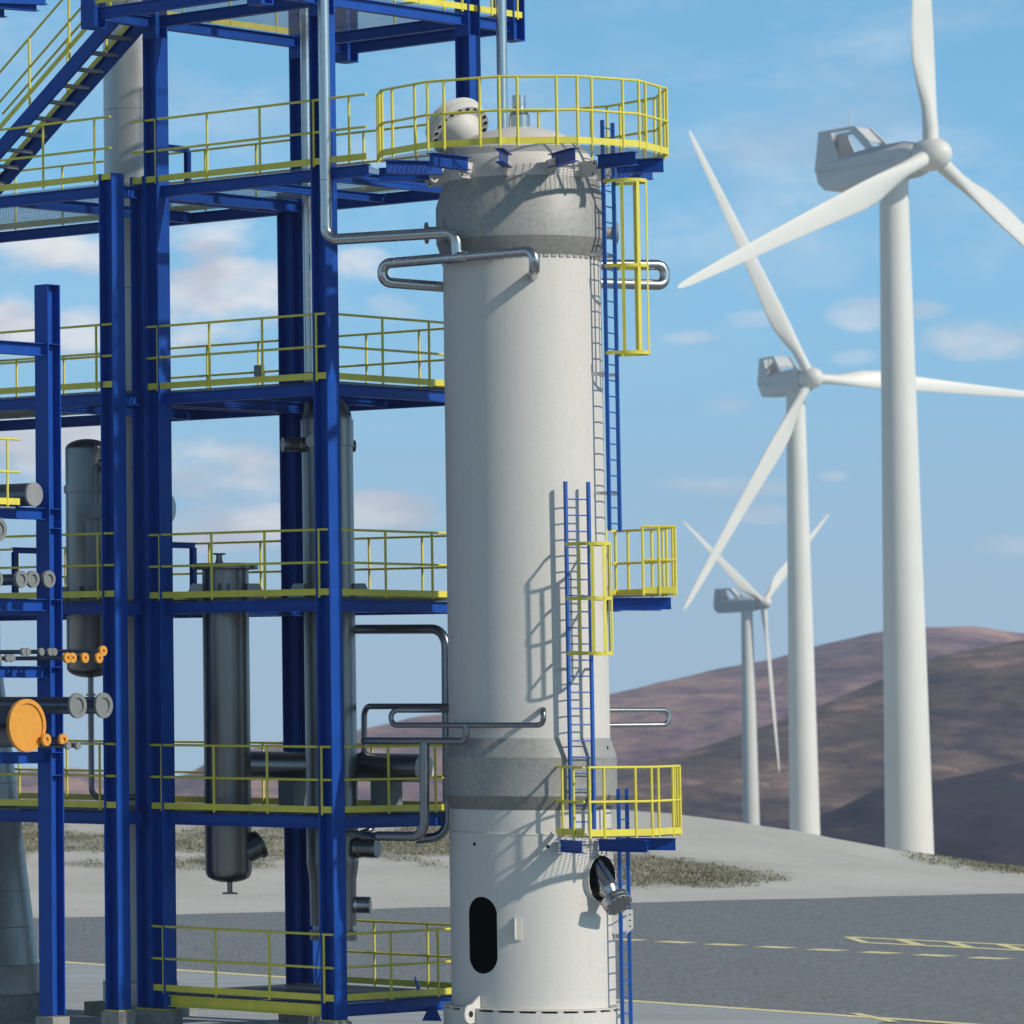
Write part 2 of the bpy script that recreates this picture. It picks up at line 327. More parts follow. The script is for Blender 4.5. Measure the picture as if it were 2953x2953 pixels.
b = MB()     # asphalt yard, its far side follows the measured edge
a = [Vector((s*edgeY(s)+mnoise.noise(Vector((s*90, 0, 0)))*0.25, edgeY(s)+mnoise.noise(Vector((s*60, 5, 0)))*0.5, 0)) for s in [-0.3+0.8*i/160 for i in range(161)]]
b.add(a+[Vector((p.x*7, -420, 0)) for p in a], [(i, i+1, 161+i+1, 161+i) for i in range(160)])
tag(b.build('asphalt_yard', M['asphalt']), 'dark grey asphalt yard with yellow markings', 'yard', kind='structure')
b = MB(); b.add([(-1500, -1500, -0.12), (1500, -1500, -0.12), (1500, 111, -0.12), (-1500, 111, -0.12)], [(0, 1, 2, 3)])
tag(b.build('plain', M['dirt']), 'flat pale dirt plain around the yard', 'ground', kind='structure')
def sheet(pts, z, name, m, label, cat):
    b = MB(); n = len(pts); b.add([Vector((p.x, p.y, z)) for p in pts], [tuple(range(n))]); return tag(b.build(name, m), label, cat, kind='structure')
eA, eB = W(19.49, 14.2, 0), W(-2.1, 12.28, 0)
dE = (eA-eB).normalized(); e1 = eB+dE*60; 
sheet([e1, eB, W(-4.9, 6, 0), W(-9, -20, 0), W(40, -20, 0)], 0.006, 'concrete_pad', M['pad'], 'pale blue grey concrete pad under the plant', 'pad')
def strip(p, q, wd, z, name, label):
    d = (q-p).normalized(); s_ = Vector((-d.y, d.x, 0))*wd/2
    return sheet([p-s_, q-s_, q+s_, p+s_], z, name, M['line'], label, 'marking')
strip(e1, eB-dE*16, 0.38, 0.010, 'edge_line', 'long thin yellow line along the edge of the concrete pad')
lv = 30.62
for i in range(16):
    u1 = 17.8-i*1.405; v1 = lv-0.045*(17.8-u1)
    strip(W(u1, v1, 0), W(u1-0.85, v1-0.04, 0), 0.58, 0.004, 'dash_line', 'short yellow dash of the broken line on the asphalt')
# hatched ladder marking
hm = MB()
def hb(p, q, wd):
    d = (q-p).normalized(); s_ = Vector((-d.y, d.x, 0))*wd/2; hm.add([Vector((k.x, k.y, 0.004+0.0006*len(hm.f))) for k in (p-s_, q-s_, q+s_, p+s_)], [(0, 1, 2, 3)])
hb(W(14.73, 35.44, 0), W(0, 34.9, 0), 0.36); hb(W(13.0, 33.6, 0), W(0, 33.0, 0), 0.36); hb(W(14.73, 35.44, 0), W(13.0, 33.6, 0), 0.22)
for k in range(9): u0 = 13.13-1.3*k; hb(W(u0, 35.2, 0), W(u0-1.66, 33.5, 0), 0.26)
tag(hm.build('hatched_marking', M['line']), 'yellow hatched ladder marking painted on the asphalt', 'marking', kind='structure')
hb2 = strip(W(-0.85, 13.0, 0), W(-2.6, 11.6, 0), 0.2, 0.013, 'corner_mark', 'short thick yellow stroke crossing the pad corner')

# hills
def hillmat(name, cols, sc, st, rot=0.0):
    m = bpy.data.materials.new(name); m.use_nodes = True; t = m.node_tree; b_ = t.nodes['Principled BSDF']; b_.inputs['Roughness'].default_value = 1; b_.inputs['Specular IOR Level'].default_value = 0.1
    geo = t.nodes.new('ShaderNodeNewGeometry'); mp = t.nodes.new('ShaderNodeMapping'); mp.inputs['Scale'].default_value = st; mp.inputs['Rotation'].default_value = (0, rot, 0); t.links.new(geo.outputs['Position'], mp.inputs[0])
    n = t.nodes.new('ShaderNodeTexNoise'); n.inputs['Scale'].default_value = sc; n.inputs['Detail'].default_value = 8; n.inputs['Roughness'].default_value = 0.58; t.links.new(mp.outputs[0], n.inputs[0])
    r = t.nodes.new('ShaderNodeValToRGB'); e = r.color_ramp.elements; e[0].position = 0.33; e[0].color = (*cols[0], 1); e[1].position = 0.67; e[1].color = (*cols[-1], 1)
    for i, c in enumerate(cols[1:-1]): q = e.new(0.33+0.34*(i+1)/(len(cols)-1)); q.color = (*c, 1)
    n3 = t.nodes.new('ShaderNodeTexNoise'); n3.inputs['Scale'].default_value = sc*5; n3.inputs['Detail'].default_value = 8; n3.inputs['Roughness'].default_value = 0.7; t.links.new(mp.outputs[0], n3.inputs[0])
    m3 = t.nodes.new('ShaderNodeMath'); m3.operation = 'MULTIPLY_ADD'; t.links.new(n3.outputs['Fac'], m3.inputs[0]); m3.inputs[1].default_value = 0.95; t.links.new(n.outputs['Fac'], m3.inputs[2])
    m4 = t.nodes.new('ShaderNodeMath'); m4.operation = 'SUBTRACT'; t.links.new(m3.outputs[0], m4.inputs[0]); m4.inputs[1].default_value = 0.475
    t.links.new(m4.outputs[0], r.inputs[0]); t.links.new(r.outputs[0], b_.inputs['Base Color'])
    return m
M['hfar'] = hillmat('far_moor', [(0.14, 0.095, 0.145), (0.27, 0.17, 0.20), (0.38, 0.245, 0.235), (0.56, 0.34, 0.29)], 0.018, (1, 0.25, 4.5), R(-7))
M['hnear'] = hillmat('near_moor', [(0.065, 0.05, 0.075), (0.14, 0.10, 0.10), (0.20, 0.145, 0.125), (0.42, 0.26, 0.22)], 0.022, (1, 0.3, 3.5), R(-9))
M['hlow'] = hillmat('low_moor', [(0.035, 0.032, 0.055), (0.055, 0.05, 0.08), (0.075, 0.065, 0.085), (0.26, 0.17, 0.14)], 0.022, (1, 0.3, 3.0), R(-10))  # dark blue ramp puts the hill's shadowed side into the colour
def hill(name, tab, Y0, Y1, zb, m, label, amp):
    b = MB(); ss = [-0.3+0.9*i/260 for i in range(261)]; K = 40; vs = []
    for k in range(K+8):
        t = k/K; Y = Y0+(Y1-Y0)*t
        for s in ss:
            x = CX+F_*s; zr = CAMH-(lerp(tab, x)-1998)/F_*Y1
            f_ = sm(t)*0.45+t*0.55 if t <= 1 else 1-(t-1)*1.5
            z = zb+(zr-zb)*f_ + amp*(mnoise.fractal(Vector((s*Y*0.011, Y*0.006, 2)), 0.9, 2.1, 5))*min(1, 2.2*t)*(1 if t < 1 else 0.6)*(0.25+0.75*(1-abs(2*t-1)) if t < 1 else 0.25)
            vs.append((s*Y, Y, z))
    n = len(ss); b.add(vs, [(j*n+i, j*n+i+1, (j+1)*n+i+1, (j+1)*n+i) for j in range(K+7) for i in range(n-1)])
    tag(b.build(name, m), label, 'hill', kind='structure')
far = [(-900, 2260), (0, 2250), (210, 2222), (350, 2262), (507, 2249), (594, 2203), (800, 2160), (1034, 2106), (1202, 2075), (1400, 2048), (1758, 1991), (1900, 1957), (2009, 1938), (2129, 1914), (2212, 1901), (2352, 1860), (2500, 1828), (2600, 1811), (2797, 1803), (2953, 1832), (3400, 1880)]
near = [(-900, 2340), (900, 2330), (1400, 2290), (1760, 2225), (2000, 2165), (2200, 2090), (2360, 2030), (2552, 1951), (2690, 1895), (2953, 1846), (3400, 1800)]
low = [(-900, 2400), (1900, 2390), (2281, 2370), (2400, 2320), (2520, 2262), (2700, 2238), (2953, 2190), (3400, 2120)]
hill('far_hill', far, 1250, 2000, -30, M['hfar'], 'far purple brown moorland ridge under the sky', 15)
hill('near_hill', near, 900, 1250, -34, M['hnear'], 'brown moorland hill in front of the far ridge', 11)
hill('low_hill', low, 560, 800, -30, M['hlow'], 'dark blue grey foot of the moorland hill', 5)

# ------------------------------------------------------------------ steel frames
def plinth(u, v, w2, h, label, z0=-0.05):
    b = MB(); b.box(u-w2, u+w2, v-w2, v+w2, z0, h); o = b.build('concrete_plinth', M['conc'], smooth=False)
    bv = o.modifiers.new('bevel', 'BEVEL'); bv.width = 0.015; bv.segments = 2
    return tag(o, label, 'plinth', 'concrete plinths under the steel columns')
h2 = CW/2
PH = 0.40
def column(root, u, v, z0, z1, flat='u', foot=True, stiff=()):
    b = MB(); b.hcol(u, v, z0+0.02, z1, flat); o = b.build('column', M['blue'], root, smooth=False)
    if foot:
        b = MB(); b.box(u-0.012, u+CW+0.012, v-0.012, v+CW+0.012, z0, z0+0.02); b.build('base_plate', M['yellow'], o, smooth=False)
    if stiff:
        b = MB()
        for z in stiff:
            if flat == 'u': b.box(u+0.026, u+CW-0.026, v+0.004, v+CW/2-0.01, z, z+0.014); b.box(u+0.026, u+CW-0.026, v+CW/2+0.01, v+CW-0.004, z, z+0.014)
            else: b.box(u+0.004, u+CW/2-0.01, v+0.026, v+CW-0.026, z, z+0.014); b.box(u+CW/2+0.01, u+CW-0.004, v+0.026, v+CW-0.026, z, z+0.014)
        b.build('stiffener', M['blue'], o, smooth=False)
    return o
fr = thing('steel_frame', 'tall blue steel frame of four columns behind the white column, rising out of the picture', 'steel frame', W(0, 0, PH))
for (u, v) in ((0, 0), (LC, 0), (LC, LF), (0, LF)):
    column(fr, u, v, PH, 16.66, 'u', True)
    cu_ = column(fr, u, v, 16.662, 18.6, 'v', False)
    b = MB(); b.box(u-0.004, u+CW+0.004, v-0.004, v+CW+0.004, 16.661, 16.681); b.build('splice_plate', M['blue'], cu_, smooth=False)
lf = thing('steel_frame', 'lower blue steel frame left of the tall frame, its columns ending at the stair landing', 'steel frame', W(4.0, -0.77, PH))
for (u, v) in ((4.0, -0.77), (4.0, 0.0), (4.0, LF), (11.4, -0.77), (11.4, LF)):
    column(lf, u, v, PH, 14.345, 'u', True)
plinth(h2, h2, 0.20, PH, 'concrete plinth under the blue corner column nearest the white column')
plinth(4.15, -0.62, 0.205, PH, 'concrete plinth of the column that stops at the stair landing')
b = MB(); b.box(3.62, 4.36, -0.07, 0.37, -0.05, PH); o = b.build('concrete_plinth', M['conc'], smooth=False)
tag(o, 'wide concrete plinth shared by two blue columns side by side', 'plinth', 'concrete plinths under the steel columns')
for (u, v, l) in ((LC+0.3, LF+h2, 'concrete plinth of the far blue column pair behind the yellow rails'), (h2, LF+h2, 'concrete plinth of the blue column hidden behind the white column')):
    plinth(u, v, 0.34, PH, l)
plinth(11.55, -0.62, 0.2, PH, 'concrete plinth of the outermost left front column'); plinth(11.55, LF+h2, 0.2, PH, 'concrete plinth of the outermost left back column')

def handrail(root, pts, z, posts, toe=True, ends=(0, 0), side=None, m='yellow', top=1.06, mid=0.53, ht=0.105, name='handrail', pr=0.021):
    """rail of straight runs through pts (u, v); posts: list of points; toe board outside"""
    b = MB()
    P = [Vector(p) for p in pts]
    for h in (top, mid): b.tube([p+Z*(z+h) for p in P], 0.021, n=10)
    for p in posts:
        p = Vector(p); b.tube([p+Z*(z-0.035), p+Z*(z+top-0.005)], pr, n=8)
    o = b.build(name, M[m], root)
    if toe:
        b = MB()
        for a_, c_ in zip(P, P[1:]):
            b.bar(a_+Z*(z+ht/2), c_+Z*(z+ht/2), 0.008, ht)
        b.build('toe_board', M[m], o, smooth=False)
    return o
def grating(root, inside, lo, hi, z, pu=0.07, pv=0.07, fr=None, name='deck', th=0.003, mm='grate', w=0.010):
    """bars in the frame's u, v directions, kept where inside(u, v) holds"""
    b = MB()
    def runs(fn, a0, a1, st=0.03):
        out = []; cur = None; k = int((a1-a0)/st)+1
        for i in range(k+1):
            a = min(a1, a0+i*st)
            if fn(a):
                if cur is None: cur = a
                last = a
            elif cur is not None: out.append((cur, last)); cur = None
        if cur is not None: out.append((cur, last))
        return [r for r in out if r[1]-r[0] > 0.04]
    v = lo[1]+0.02
    while v < hi[1]:
        for a0, a1 in runs(lambda a: inside(a, v), lo[0], hi[0]): b.box(a0, a1, v-w/2, v+w/2, z-th, z)
        v += pu
    u = lo[0]+0.02
    while u < hi[0]:
        for a0, a1 in runs(lambda a: inside(u, a), lo[1], hi[1]): b.box(u-w/2, u+w/2, a0, a1, z-th+0.0008, z-0.0008)
        u += pv
    return b.build(name, M[mm], root, smooth=False)
BH = 0.19
def beam(root, p, q, m='blue', h=BH, bw=0.13, **k):
    b = MB(); b.ibeam(p, q, h, bw, **k); return b.build('beam', M[m], root, smooth=False)
names = {1: 'lowest', 2: 'second', 3: 'third', 4: 'fourth', 5: 'fifth', 6: 'top'}
LBL = {1: 'platform just above the ground with a yellow front beam, in the tall blue frame',
       2: 'platform level of the tall blue frame passing the horizontal tank',
       3: 'platform level of the tall blue frame with the flanged drum hung through it',
       4: 'platform level of the tall blue frame with a small grey box on its rail',
       5: 'platform level of the tall blue frame beside the ring gallery of the white column'}
FPOST = (3.73, 2.57, 1.41, 0.25)
def frame_platform(k):
    z = ZL[k]; r = thing('platform', LBL[k], 'platform', W(1.9, 1.9, z), 'platform levels of the blue frames')
    zb = z-0.065-BH/2
    beam(r, W(0.15, CW+0.0, zb), W(0.15, LF, zb)); beam(r, W(0.3, 0.15, zb), W(LC, 0.15, zb), 'yellow' if k == 1 else 'blue')
    beam(r, W(LC+0.15, CW, zb), W(LC+0.15, LF, zb)); beam(r, W(0.3, LF+0.15, zb), W(LC, LF+0.15, zb))
    beam(r, W(1.95, 0.22, zb), W(1.95, LF+0.08, zb), h=0.14, bw=0.09)
    cols = [(0, 0), (LC, 0), (LC, LF), (0, LF)]
    def ins(u, v):
        if not (0.02 <= u <= LC+0.28 and 0.05 <= v <= LF+0.28): return False
        for cu, cv_ in cols:
            if cu-0.02 < u < cu+CW+0.02 and cv_-0.02 < v < cv_+CW+0.02: return False
        for (pu_, pv_, pr_) in holes.get(k, ()):
            if (u-pu_)**2+(v-pv_)**2 < pr_*pr_: return False
        return True
    grating(r, ins, (0.02, 0.05), (LC+0.28, LF+0.28), z-0.03, mm='grated' if k < 5 else 'grate', w=0.022 if k < 5 else 0.010)
    # front rail
    ue = -0.86 if k == 5 else 0.02; us = 4.28 if k == 5 else 4.0
    ps = [W(u, 0.03, 0) for u in FPOST]+([W(-0.5, 0.03, 0)] if k == 5 else [])
    handrail(r, [W(us, 0.03, 0), W(ue, 0.03, 0)], z, ps)
    if k != 5:
        handrail(r, [W(0.03, 0.26, 0), W(0.03, LF+0.1, 0)], z, [W(0.03, v, 0) for v in (0.30, 1.43, 2.62, 3.7)])
    handrail(r, [W(0.1, LF+0.27, 0), W(4.0, LF+0.27, 0)], z, [W(u, LF+0.27, 0) for u in (0.23, 1.39, 2.55, 3.70)])
    if k == 5:
        beam(r, W(-0.8, 0.15, zb), W(-0.01, 0.15, zb)); 
        grating(r, lambda u, v: -0.86 < u < 0.0 and 0.05 < v < 3.8 and (u+2.49)**2+(v-1.90)**2 > 2.40**2, (-0.86, 0.05), (0, 3.8), z-0.03)
    return r
# centres of the vessels that pass through the decks
DV = (1.80, 2.09); DR = (3.0, 0.85)
pv2 = uv(at(0, 0, 80))
holes = {3: [(*DR, 0.5), (*DV, 0.55)], 2: [(*DR, 0.5), (*DV, 0.55)], 4: [(2.05, 1.94, 0.13)], 5: [(2.05, 1.94, 0.13)]}
plats = {k: frame_platform(k) for k in range(1, 6)}
# brace plates at the lowest level
b = MB(); P0 = at(1238, 2926, 78.6); P1 = at(1197, 2826, 80.3)
b.bar(P0, P1, 0.12, 0.02, up=RIGHT); b.prism([P0+RIGHT*(-0.12)-Z*0.1, P0+RIGHT*0.2-Z*0.1, P0+RIGHT*0.1+Z*0.14, P0+Z*0.14], FACE, 0.02)
tag(b.build('brace', M['blue'], smooth=False), 'short blue diagonal brace with a foot plate below the lowest platform', 'brace')
# small grey box on the fourth level back rail
b = MB(); c = onv(748.5, 1069.5, LF+0.24); b.obox(c, U*0.085, V*0.05, Z*0.10); o = b.build('junction_box', M['galv'], smooth=False)
tag(o, 'small grey box hung on the back rail of the fourth platform', 'junction box'); 
b = MB(); b.obox(c-V*0.055, U*0.075, V*0.006, Z*0.09); b.build('box_lid', M['galv'], o, smooth=False)

# top platform with overhangs
r6 = thing('platform', 'topmost blue platform overhanging the frame, cut by the upper edge of the picture', 'platform', W(1.9, 1.7, ZL[6]), 'platform levels of the blue frames')
z = ZL[6]; zb = z-0.06-BH/2
beam(r6, W(0.15, -1.2, zb), W(0.15, 0, zb)); beam(r6, W(0.15, CW, zb), W(0.15, LF, zb)); beam(r6, W(0.15, LF+CW, zb), W(0.15, 4.98, zb))
beam(r6, W(LC+0.15, -1.2, zb), W(LC+0.15, 0, zb)); beam(r6, W(LC+0.15, CW, zb), W(LC+0.15, LF, zb)); beam(r6, W(LC+0.15, LF+CW, zb), W(LC+0.15, 4.98, zb))
for v in (-1.36, 0.15, LF+0.15, 5.10): beam(r6, W(0.3, v, zb), W(LC, v, zb))
grating(r6, lambda u, v: 0.05 < u < LC+0.25 and -1.45 < v < 5.2 and (u-2.05)**2+(v-1.94)**2 > 0.017, (0.05, -1.45), (LC+0.25, 5.2), z-0.02)
for (u, v) in ((LC, -1.51), (0.0, -1.51), (0.0, 4.96), (LC, 4.96)):
    b = MB(); b.hcol(u, v, 16.72, 18.6, 'v'); b.box(u, u+CW, v, v+CW, 16.705, 16.72); b.build('post_stub', M['blue'], r6, smooth=False)
handrail(r6, [W(0.03, -1.2, 0), W(0.03, 5.22, 0)], z, [W(0.03, v, 0) for v in (-0.9, 0.5, 1.35, 2.5, 3.62, 4.4, 5.1)])
handrail(r6, [W(LC+0.27, 0.5, 0), W(LC+0.27, 5.0, 0)], z, [W(LC+0.27, v, 0) for v in (1.0, 2.2, 3.4, 4.6)])
handrail(r6, [W(0.3, -1.47, 0), W(LC, -1.47, 0)], z, [W(u, -1.47, 0) for u in (0.6, 1.7, 2.8)])
handrail(r6, [W(0.3, 5.2, 0), W(LC, 5.2, 0)], z, [W(u, 5.2, 0) for u in (0.6, 1.7, 2.8)])

# left frame platforms
LLB = {2: 'platform level left of the tall frame crossed by the bent drain pipe', 3: 'platform level left of the tall frame with a blue stand at its left end',
       4: 'empty platform level left of the tall frame above the dark dished vessel', 5: 'stair landing platform at the top of the lower left frame'}
for k in (2, 3, 4, 5):
    z = ZL[k]+0.0; r = thing('platform', LLB[k], 'platform', W(6.3, 1.5, z), 'platform levels of the blue frames'); zb = z-0.065-BH/2
    beam(r, W(4.3, -0.62, zb), W(11.4, -0.62, zb)); beam(r, W(4.3, LF+0.15, zb), W(11.4, LF+0.15, zb))
    beam(r, W(4.15, -0.47, zb), W(4.15, 0, zb)); beam(r, W(4.15, 0.3, zb), W(4.15, LF, zb)); beam(r, W(6.4, -0.5, zb), W(6.4, LF, zb)); beam(r, W(11.55, -0.47, zb), W(11.55, LF, zb))
    hl = {3: (6.19, 0.9, 0.46), 4: None, 2: None}.get(k)
    def ins(u, v, hl=hl):
        if hl and (u-hl[0])**2+(v-hl[1])**2 < hl[2]**2: return False
        if (u-SK[0])**2+(v-SK[1])**2 < 0.62**2: return False
        return not (u < 4.32 and (v < -0.45 or -0.02 < v < 0.32 or v > LF-0.02))
    SK = uv(Vector((8.47, 84.5, 0)))
    grating(r, ins, (4.0, -0.7), (11.7, LF+0.25), z-0.03, mm='grated' if k < 5 else 'grate', w=0.022 if k < 5 else 0.010)
    handrail(r, [W(4.05, -0.735, 0), W(11.6, -0.735, 0)], z+0.02, [W(u, -0.735, 0) for u in (4.42, 5.62, 6.85, 8.0, 9.2, 10.4)])
    handrail(r, [W(4.1, LF+0.27, 0), W(11.6, LF+0.27, 0)], z, [W(u, LF+0.27, 0) for u in (5.0, 6.2, 7.4, 8.5, 9.7, 10.9)])

# stand frames (blue portals)
def stand(u, v0, v1, z, h, label):
    b = MB(); 
    o = thing('pipe_stand', label, 'stand', W(u, (v0+v1)/2, z), 'blue portal stands on the platforms')
    for v in (v0, v1): b = MB(); b.ibeam(W(u, v, z-0.03), W(u, v, z+h-0.1), 0.09, 0.09, up=U); b.build('leg', M['blue'], o, smooth=False)
    b = MB(); b.ibeam(W(u, v0-0.05, z+h-0.05), W(u, v1+0.05, z+h-0.05), 0.1, 0.09); b.build('crossbar', M['blue'], o, smooth=False)
stand(4.45, 0.95, 1.62, ZL[5], 0.78, 'blue portal stand behind the fifth level handrail'); stand(4.45, 1.0, 1.66, ZL[3], 0.98, 'blue portal stand beside the flanged drum top')
stand(7.6, 0.55, 1.2, ZL[3], 0.95, 'blue portal stand behind the pipe rack at the left edge')

# staircase
st = thing('staircase', 'blue steel staircase with yellow handrails climbing to the topmost platform', 'staircase', W(7.0, -0.2, ZL[5]))
sl_ = 0.7365
def sz_(u): return 14.68+(7.0-u)*sl_           # lower edge of the stringers
for v in (-0.6, 0.15):
    b = MB(); p, q = W(7.6, v, sz_(7.6)+0.155), W(3.98, v, sz_(3.98)+0.155); b.bar(p, q, 0.012, 0.25)
    d = (q-p).normalized(); n2 = d.cross(V).normalized(); n2 = n2 if n2.z > 0 else -n2
    for e in (-0.118, 0.118): b.bar(p+n2*e-V*(0.03 if v > 0 else -0.03), q+n2*e-V*(0.03 if v > 0 else -0.03), 0.06, 0.012)
    b.build('stringer', M['blue'], st, smooth=False)
u = 3.98
while u < 7.55:
    zt = sz_(u)+0.085; b = MB(); b.box(u-0.02, u+0.23, -0.585, 0.135, zt-0.035, zt); b.box(u-0.025, u-0.015, -0.585, 0.135, zt-0.06, zt); o = b.build('tread', M['tread'], st, smooth=False); u += 0.336
for v in (-0.66, 0.21):
    b = MB(); base = 0.40
    for h in (1.42, 0.91): b.tube([W(7.5, v, sz_(7.5)+h), W(3.7, v, sz_(3.7)+h)], 0.021, n=8)
    for u in ((7.02, 6.0, 5.06, 4.1) if v < 0 else (6.84, 5.93, 5.01, 4.1)): b.tube([W(u, v, sz_(u)+0.28), W(u, v, sz_(u)+1.42)], 0.022, n=8)
    o = b.build('handrail', M['yellow'], st)
    b = MB(); b.bar(W(7.5, v, sz_(7.5)+0.47), W(3.8, v, sz_(3.8)+0.47), 0.008, 0.085); b.build('toe_board', M['yellow'], o, smooth=False)

# beam ends of a further gallery, upper left corner
g = thing('gallery_beams', 'blue beam ends of another gallery jutting in at the upper left corner', 'beams', at(40, 15, 77))
for (x0, y0, x1, y1, hh) in ((-140, -2, 131, 0, 0.11), (-140, 8, 105, 18, 0.11), (-140, 24, 12, 36, 0.11)):
    b = MB(); p, q = at(x0, y0-8, 75.6), at(x1, y1, 77.0); b.ibeam(p, q, 0.17, 0.12); b.build('beam', M['blue'], g, smooth=False)
b = MB(); b.bar(at(-160, -60, 75.2), at(128, -52, 77.2), 0.9, 0.02); b.build('deck', M['grate'], g, smooth=False)

# pipe rack column and beams at the left edge
rk = thing('pipe_rack', 'blue pipe rack at the left edge, one column carrying short beams', 'pipe rack', W(3.79, -2.56, PH))
column(rk, 3.79, -2.56, PH, 12.34, 'v', False, stiff=(11.36, 8.65, 8.33, 7.16, 6.06, 4.67, 4.30))
plinth(3.94, -2.41, 0.2, PH, 'pale concrete plinth under the pipe rack column at the left')
b = MB(); b.box(3.79, 4.09, -2.56, -2.26, 12.34, 12.352); b.build('cap_plate', M['blue'], rk, smooth=False)
for z1, h in ((11.377, 0.21), (8.67, 0.195), (7.177, 0.195), (6.08, 0.19), (4.69, 0.19)):
    beam(rk, W(3.94, -2.57, z1-h/2), W(3.94, -6.5, z1-h/2), h=h, bw=0.16)
column(rk, 3.79, -6.8, PH, 12.34, 'v', False); plinth(3.94, -6.65, 0.2, PH, 'concrete plinth of the outer pipe rack column')
# rack handrail
rr_ = thing('rack_walkway', 'short bright yellow railing on the pipe rack at the left edge', 'railing', W(3.6, -5.2, 8.7))
handrail(rr_, [W(3.4, -3.65, 0), W(3.4, -6.5, 0)], 8.676, [W(3.4, v, 0) for v in (-3.93, -5.0, -6.2)])
b = MB(); b.box(3.4, 4.1, -6.6, -3.75, 8.616, 8.646); b.build('deck', M['grate'], rr_, smooth=False)

# ------------------------------------------------------------------ pipe rack pipes and flanges
def rack_pipe(x, y, hh, pr, u0, L, m, label, recess=0.62, cap=False, name='rack_pipe', group='capped pipes on the rack', th=0.05):
    c = onu(x, y, u0); u, v = uv(c); z = c.z; d = c.y
    rf = hh/F_*d; rp = pr/F_*d
    o = thing(name, label, 'pipe', W(u, v, z), group)
    b = MB(); b.tube([W(u+th, v, z), W(u+L, v, z)], rp, n=20); b.build('pipe', M['rack'], o)
    b = MB()
    if cap: b.lathe([(rf*0.97, 0), (rf, -0.006), (rf, -0.05)], W(u, v, z), -U, n=40)
    elif recess: b.lathe([(rf*recess, -0.03), (rf*recess, 0), (rf*0.985, 0), (rf, -0.004), (rf, -th), (rf*0.5, -th)], W(u, v, z), -U, n=40)
    else: b.lathe([(rf*0.96, 0), (rf, -0.01), (rf, -th), (rf*0.5, -th)], W(u, v, z), -U, n=28)
    b.build('end_flange', M[m], o)
    return o
rack_pipe(100.4, 1425.7, 35, 33.5, 3.4, 4.5, 'tread', 'wide dark pipe with a plain grey end cap behind the bright yellow railing', cap=True)
rack_pipe(-3, 1527, 34, 26, 3.4, 4, 'grey', 'dark pipe with a large grey flange cut by the left edge below the end cap')
for x, l in ((-8, 'grey recessed flange cut by the left edge, first of the row of four'), (63.8, 'grey recessed flange, second of the row of four on the rack'), (97.3, 'grey recessed flange overlapping its left neighbour in the row of four'), (143.5, 'grey recessed flange in front of the blue column, last of the row of four')):
    rack_pipe(x, 1670, 24.8, 15.5, 3.3, 3.5, 'grey', l, recess=0.56, th=0.06)
rack_pipe(226, 2034.9, 36.3, 24.5, 2.6, 5.0, 'grey', 'large grey recessed flange on a thick dark pipe, left of a like one')
rack_pipe(301.2, 2034.3, 36.3, 24.5, 2.6, 5.0, 'grey', 'large grey recessed flange on a thick dark pipe, right of a like one')
rack_pipe(80.7, 2092.4, 76, 60, 2.45, 5.0, 'orange', 'biggest orange flange, a wide recessed disc resting on the lowest rack beam', recess=0.84, th=0.07)
rack_pipe(-62, 2092.4, 76, 60, 2.45, 5.0, 'orange', 'big orange flange of which only the right rim shows at the left edge', recess=0.84, th=0.07)
rack_pipe(135.6, 2133.6, 17.6, 9, 2.35, 4.0, 'orange', 'small orange ring flange touching the biggest orange disc', recess=0.42)
rack_pipe(184.9, 2133.6, 17.6, 9, 2.35, 4.0, 'orange', 'small orange ring flange in front of the blue column, right of a like one', recess=0.42)
rack_pipe(198.8, 2150.8, 11, 6, 2.2, 4.0, 'grey', 'tiny grey disc half hidden by the small orange flange', recess=0)
rack_pipe(227, 2150.8, 11, 6, 2.2, 4.0, 'grey', 'tiny grey disc at the free end under the small orange flanges', recess=0)
for x, y, l in ((70.4, 1879.5, 'small grey disc, left one of the upper pair left of the column'), (81.8, 1879.5, 'small grey disc, right one of the upper pair left of the column'), (121.3, 1879.7, 'small single grey disc in front of the blue column'), (146.6, 1880, 'small grey disc, left one of the pair on the lit column face'), (158.6, 1880, 'small grey disc, right one of the pair on the lit column face'), (-2, 1897, 'small grey disc cut by the left edge of the picture'), (24.8, 1897.7, 'small grey disc, left one of the lower pair near the left edge'), (37.3, 1897.7, 'small grey disc, right one of the lower pair near the left edge')):
    rack_pipe(x, y, 11.4, 5.5, 3.3, 3.2, 'grey', l, recess=0)
for x, y, l in ((196.7, 1897, 'small orange ring flange, left one of the close pair before the dark vessel'), (211.2, 1897, 'small orange ring flange, right one of the close pair before the dark vessel'), (247, 1897, 'small orange ring flange standing alone before the dark vessel'), (287.8, 1897.5, 'small orange ring flange just below the highest small orange one'), (299.4, 1877, 'highest small orange ring flange at the end of the thin pipe')):
    rack_pipe(x, y, 14.9, 5.5, 2.6, 4.0, 'orange', l, recess=0.32)

# ------------------------------------------------------------------ the white column
tw = thing('process_column', 'tall white process column with grey collars, dark oval opening at its foot', 'process column', TC)
NS = 96
b = MB(); b.lathe([(1.40, 0), (1.42, 0.0), (1.42, 0.665), (1.30, 0.665)], TC, n=NS, cap=False)
for k in range(26):
    a = k*360/26+3; c = pol(1.355, a, 0.683); d = pdir(a); b.obox(c, d*0.062, Vector((-d.y, d.x, 0))*0.045, Z*0.018)
b.lathe([(1.29, 0.70), (1.425, 0.70), (1.425, 0.716), (1.29, 0.716)], TC, n=NS, cap=False)
b.build('base_ring', M['white'], tw)
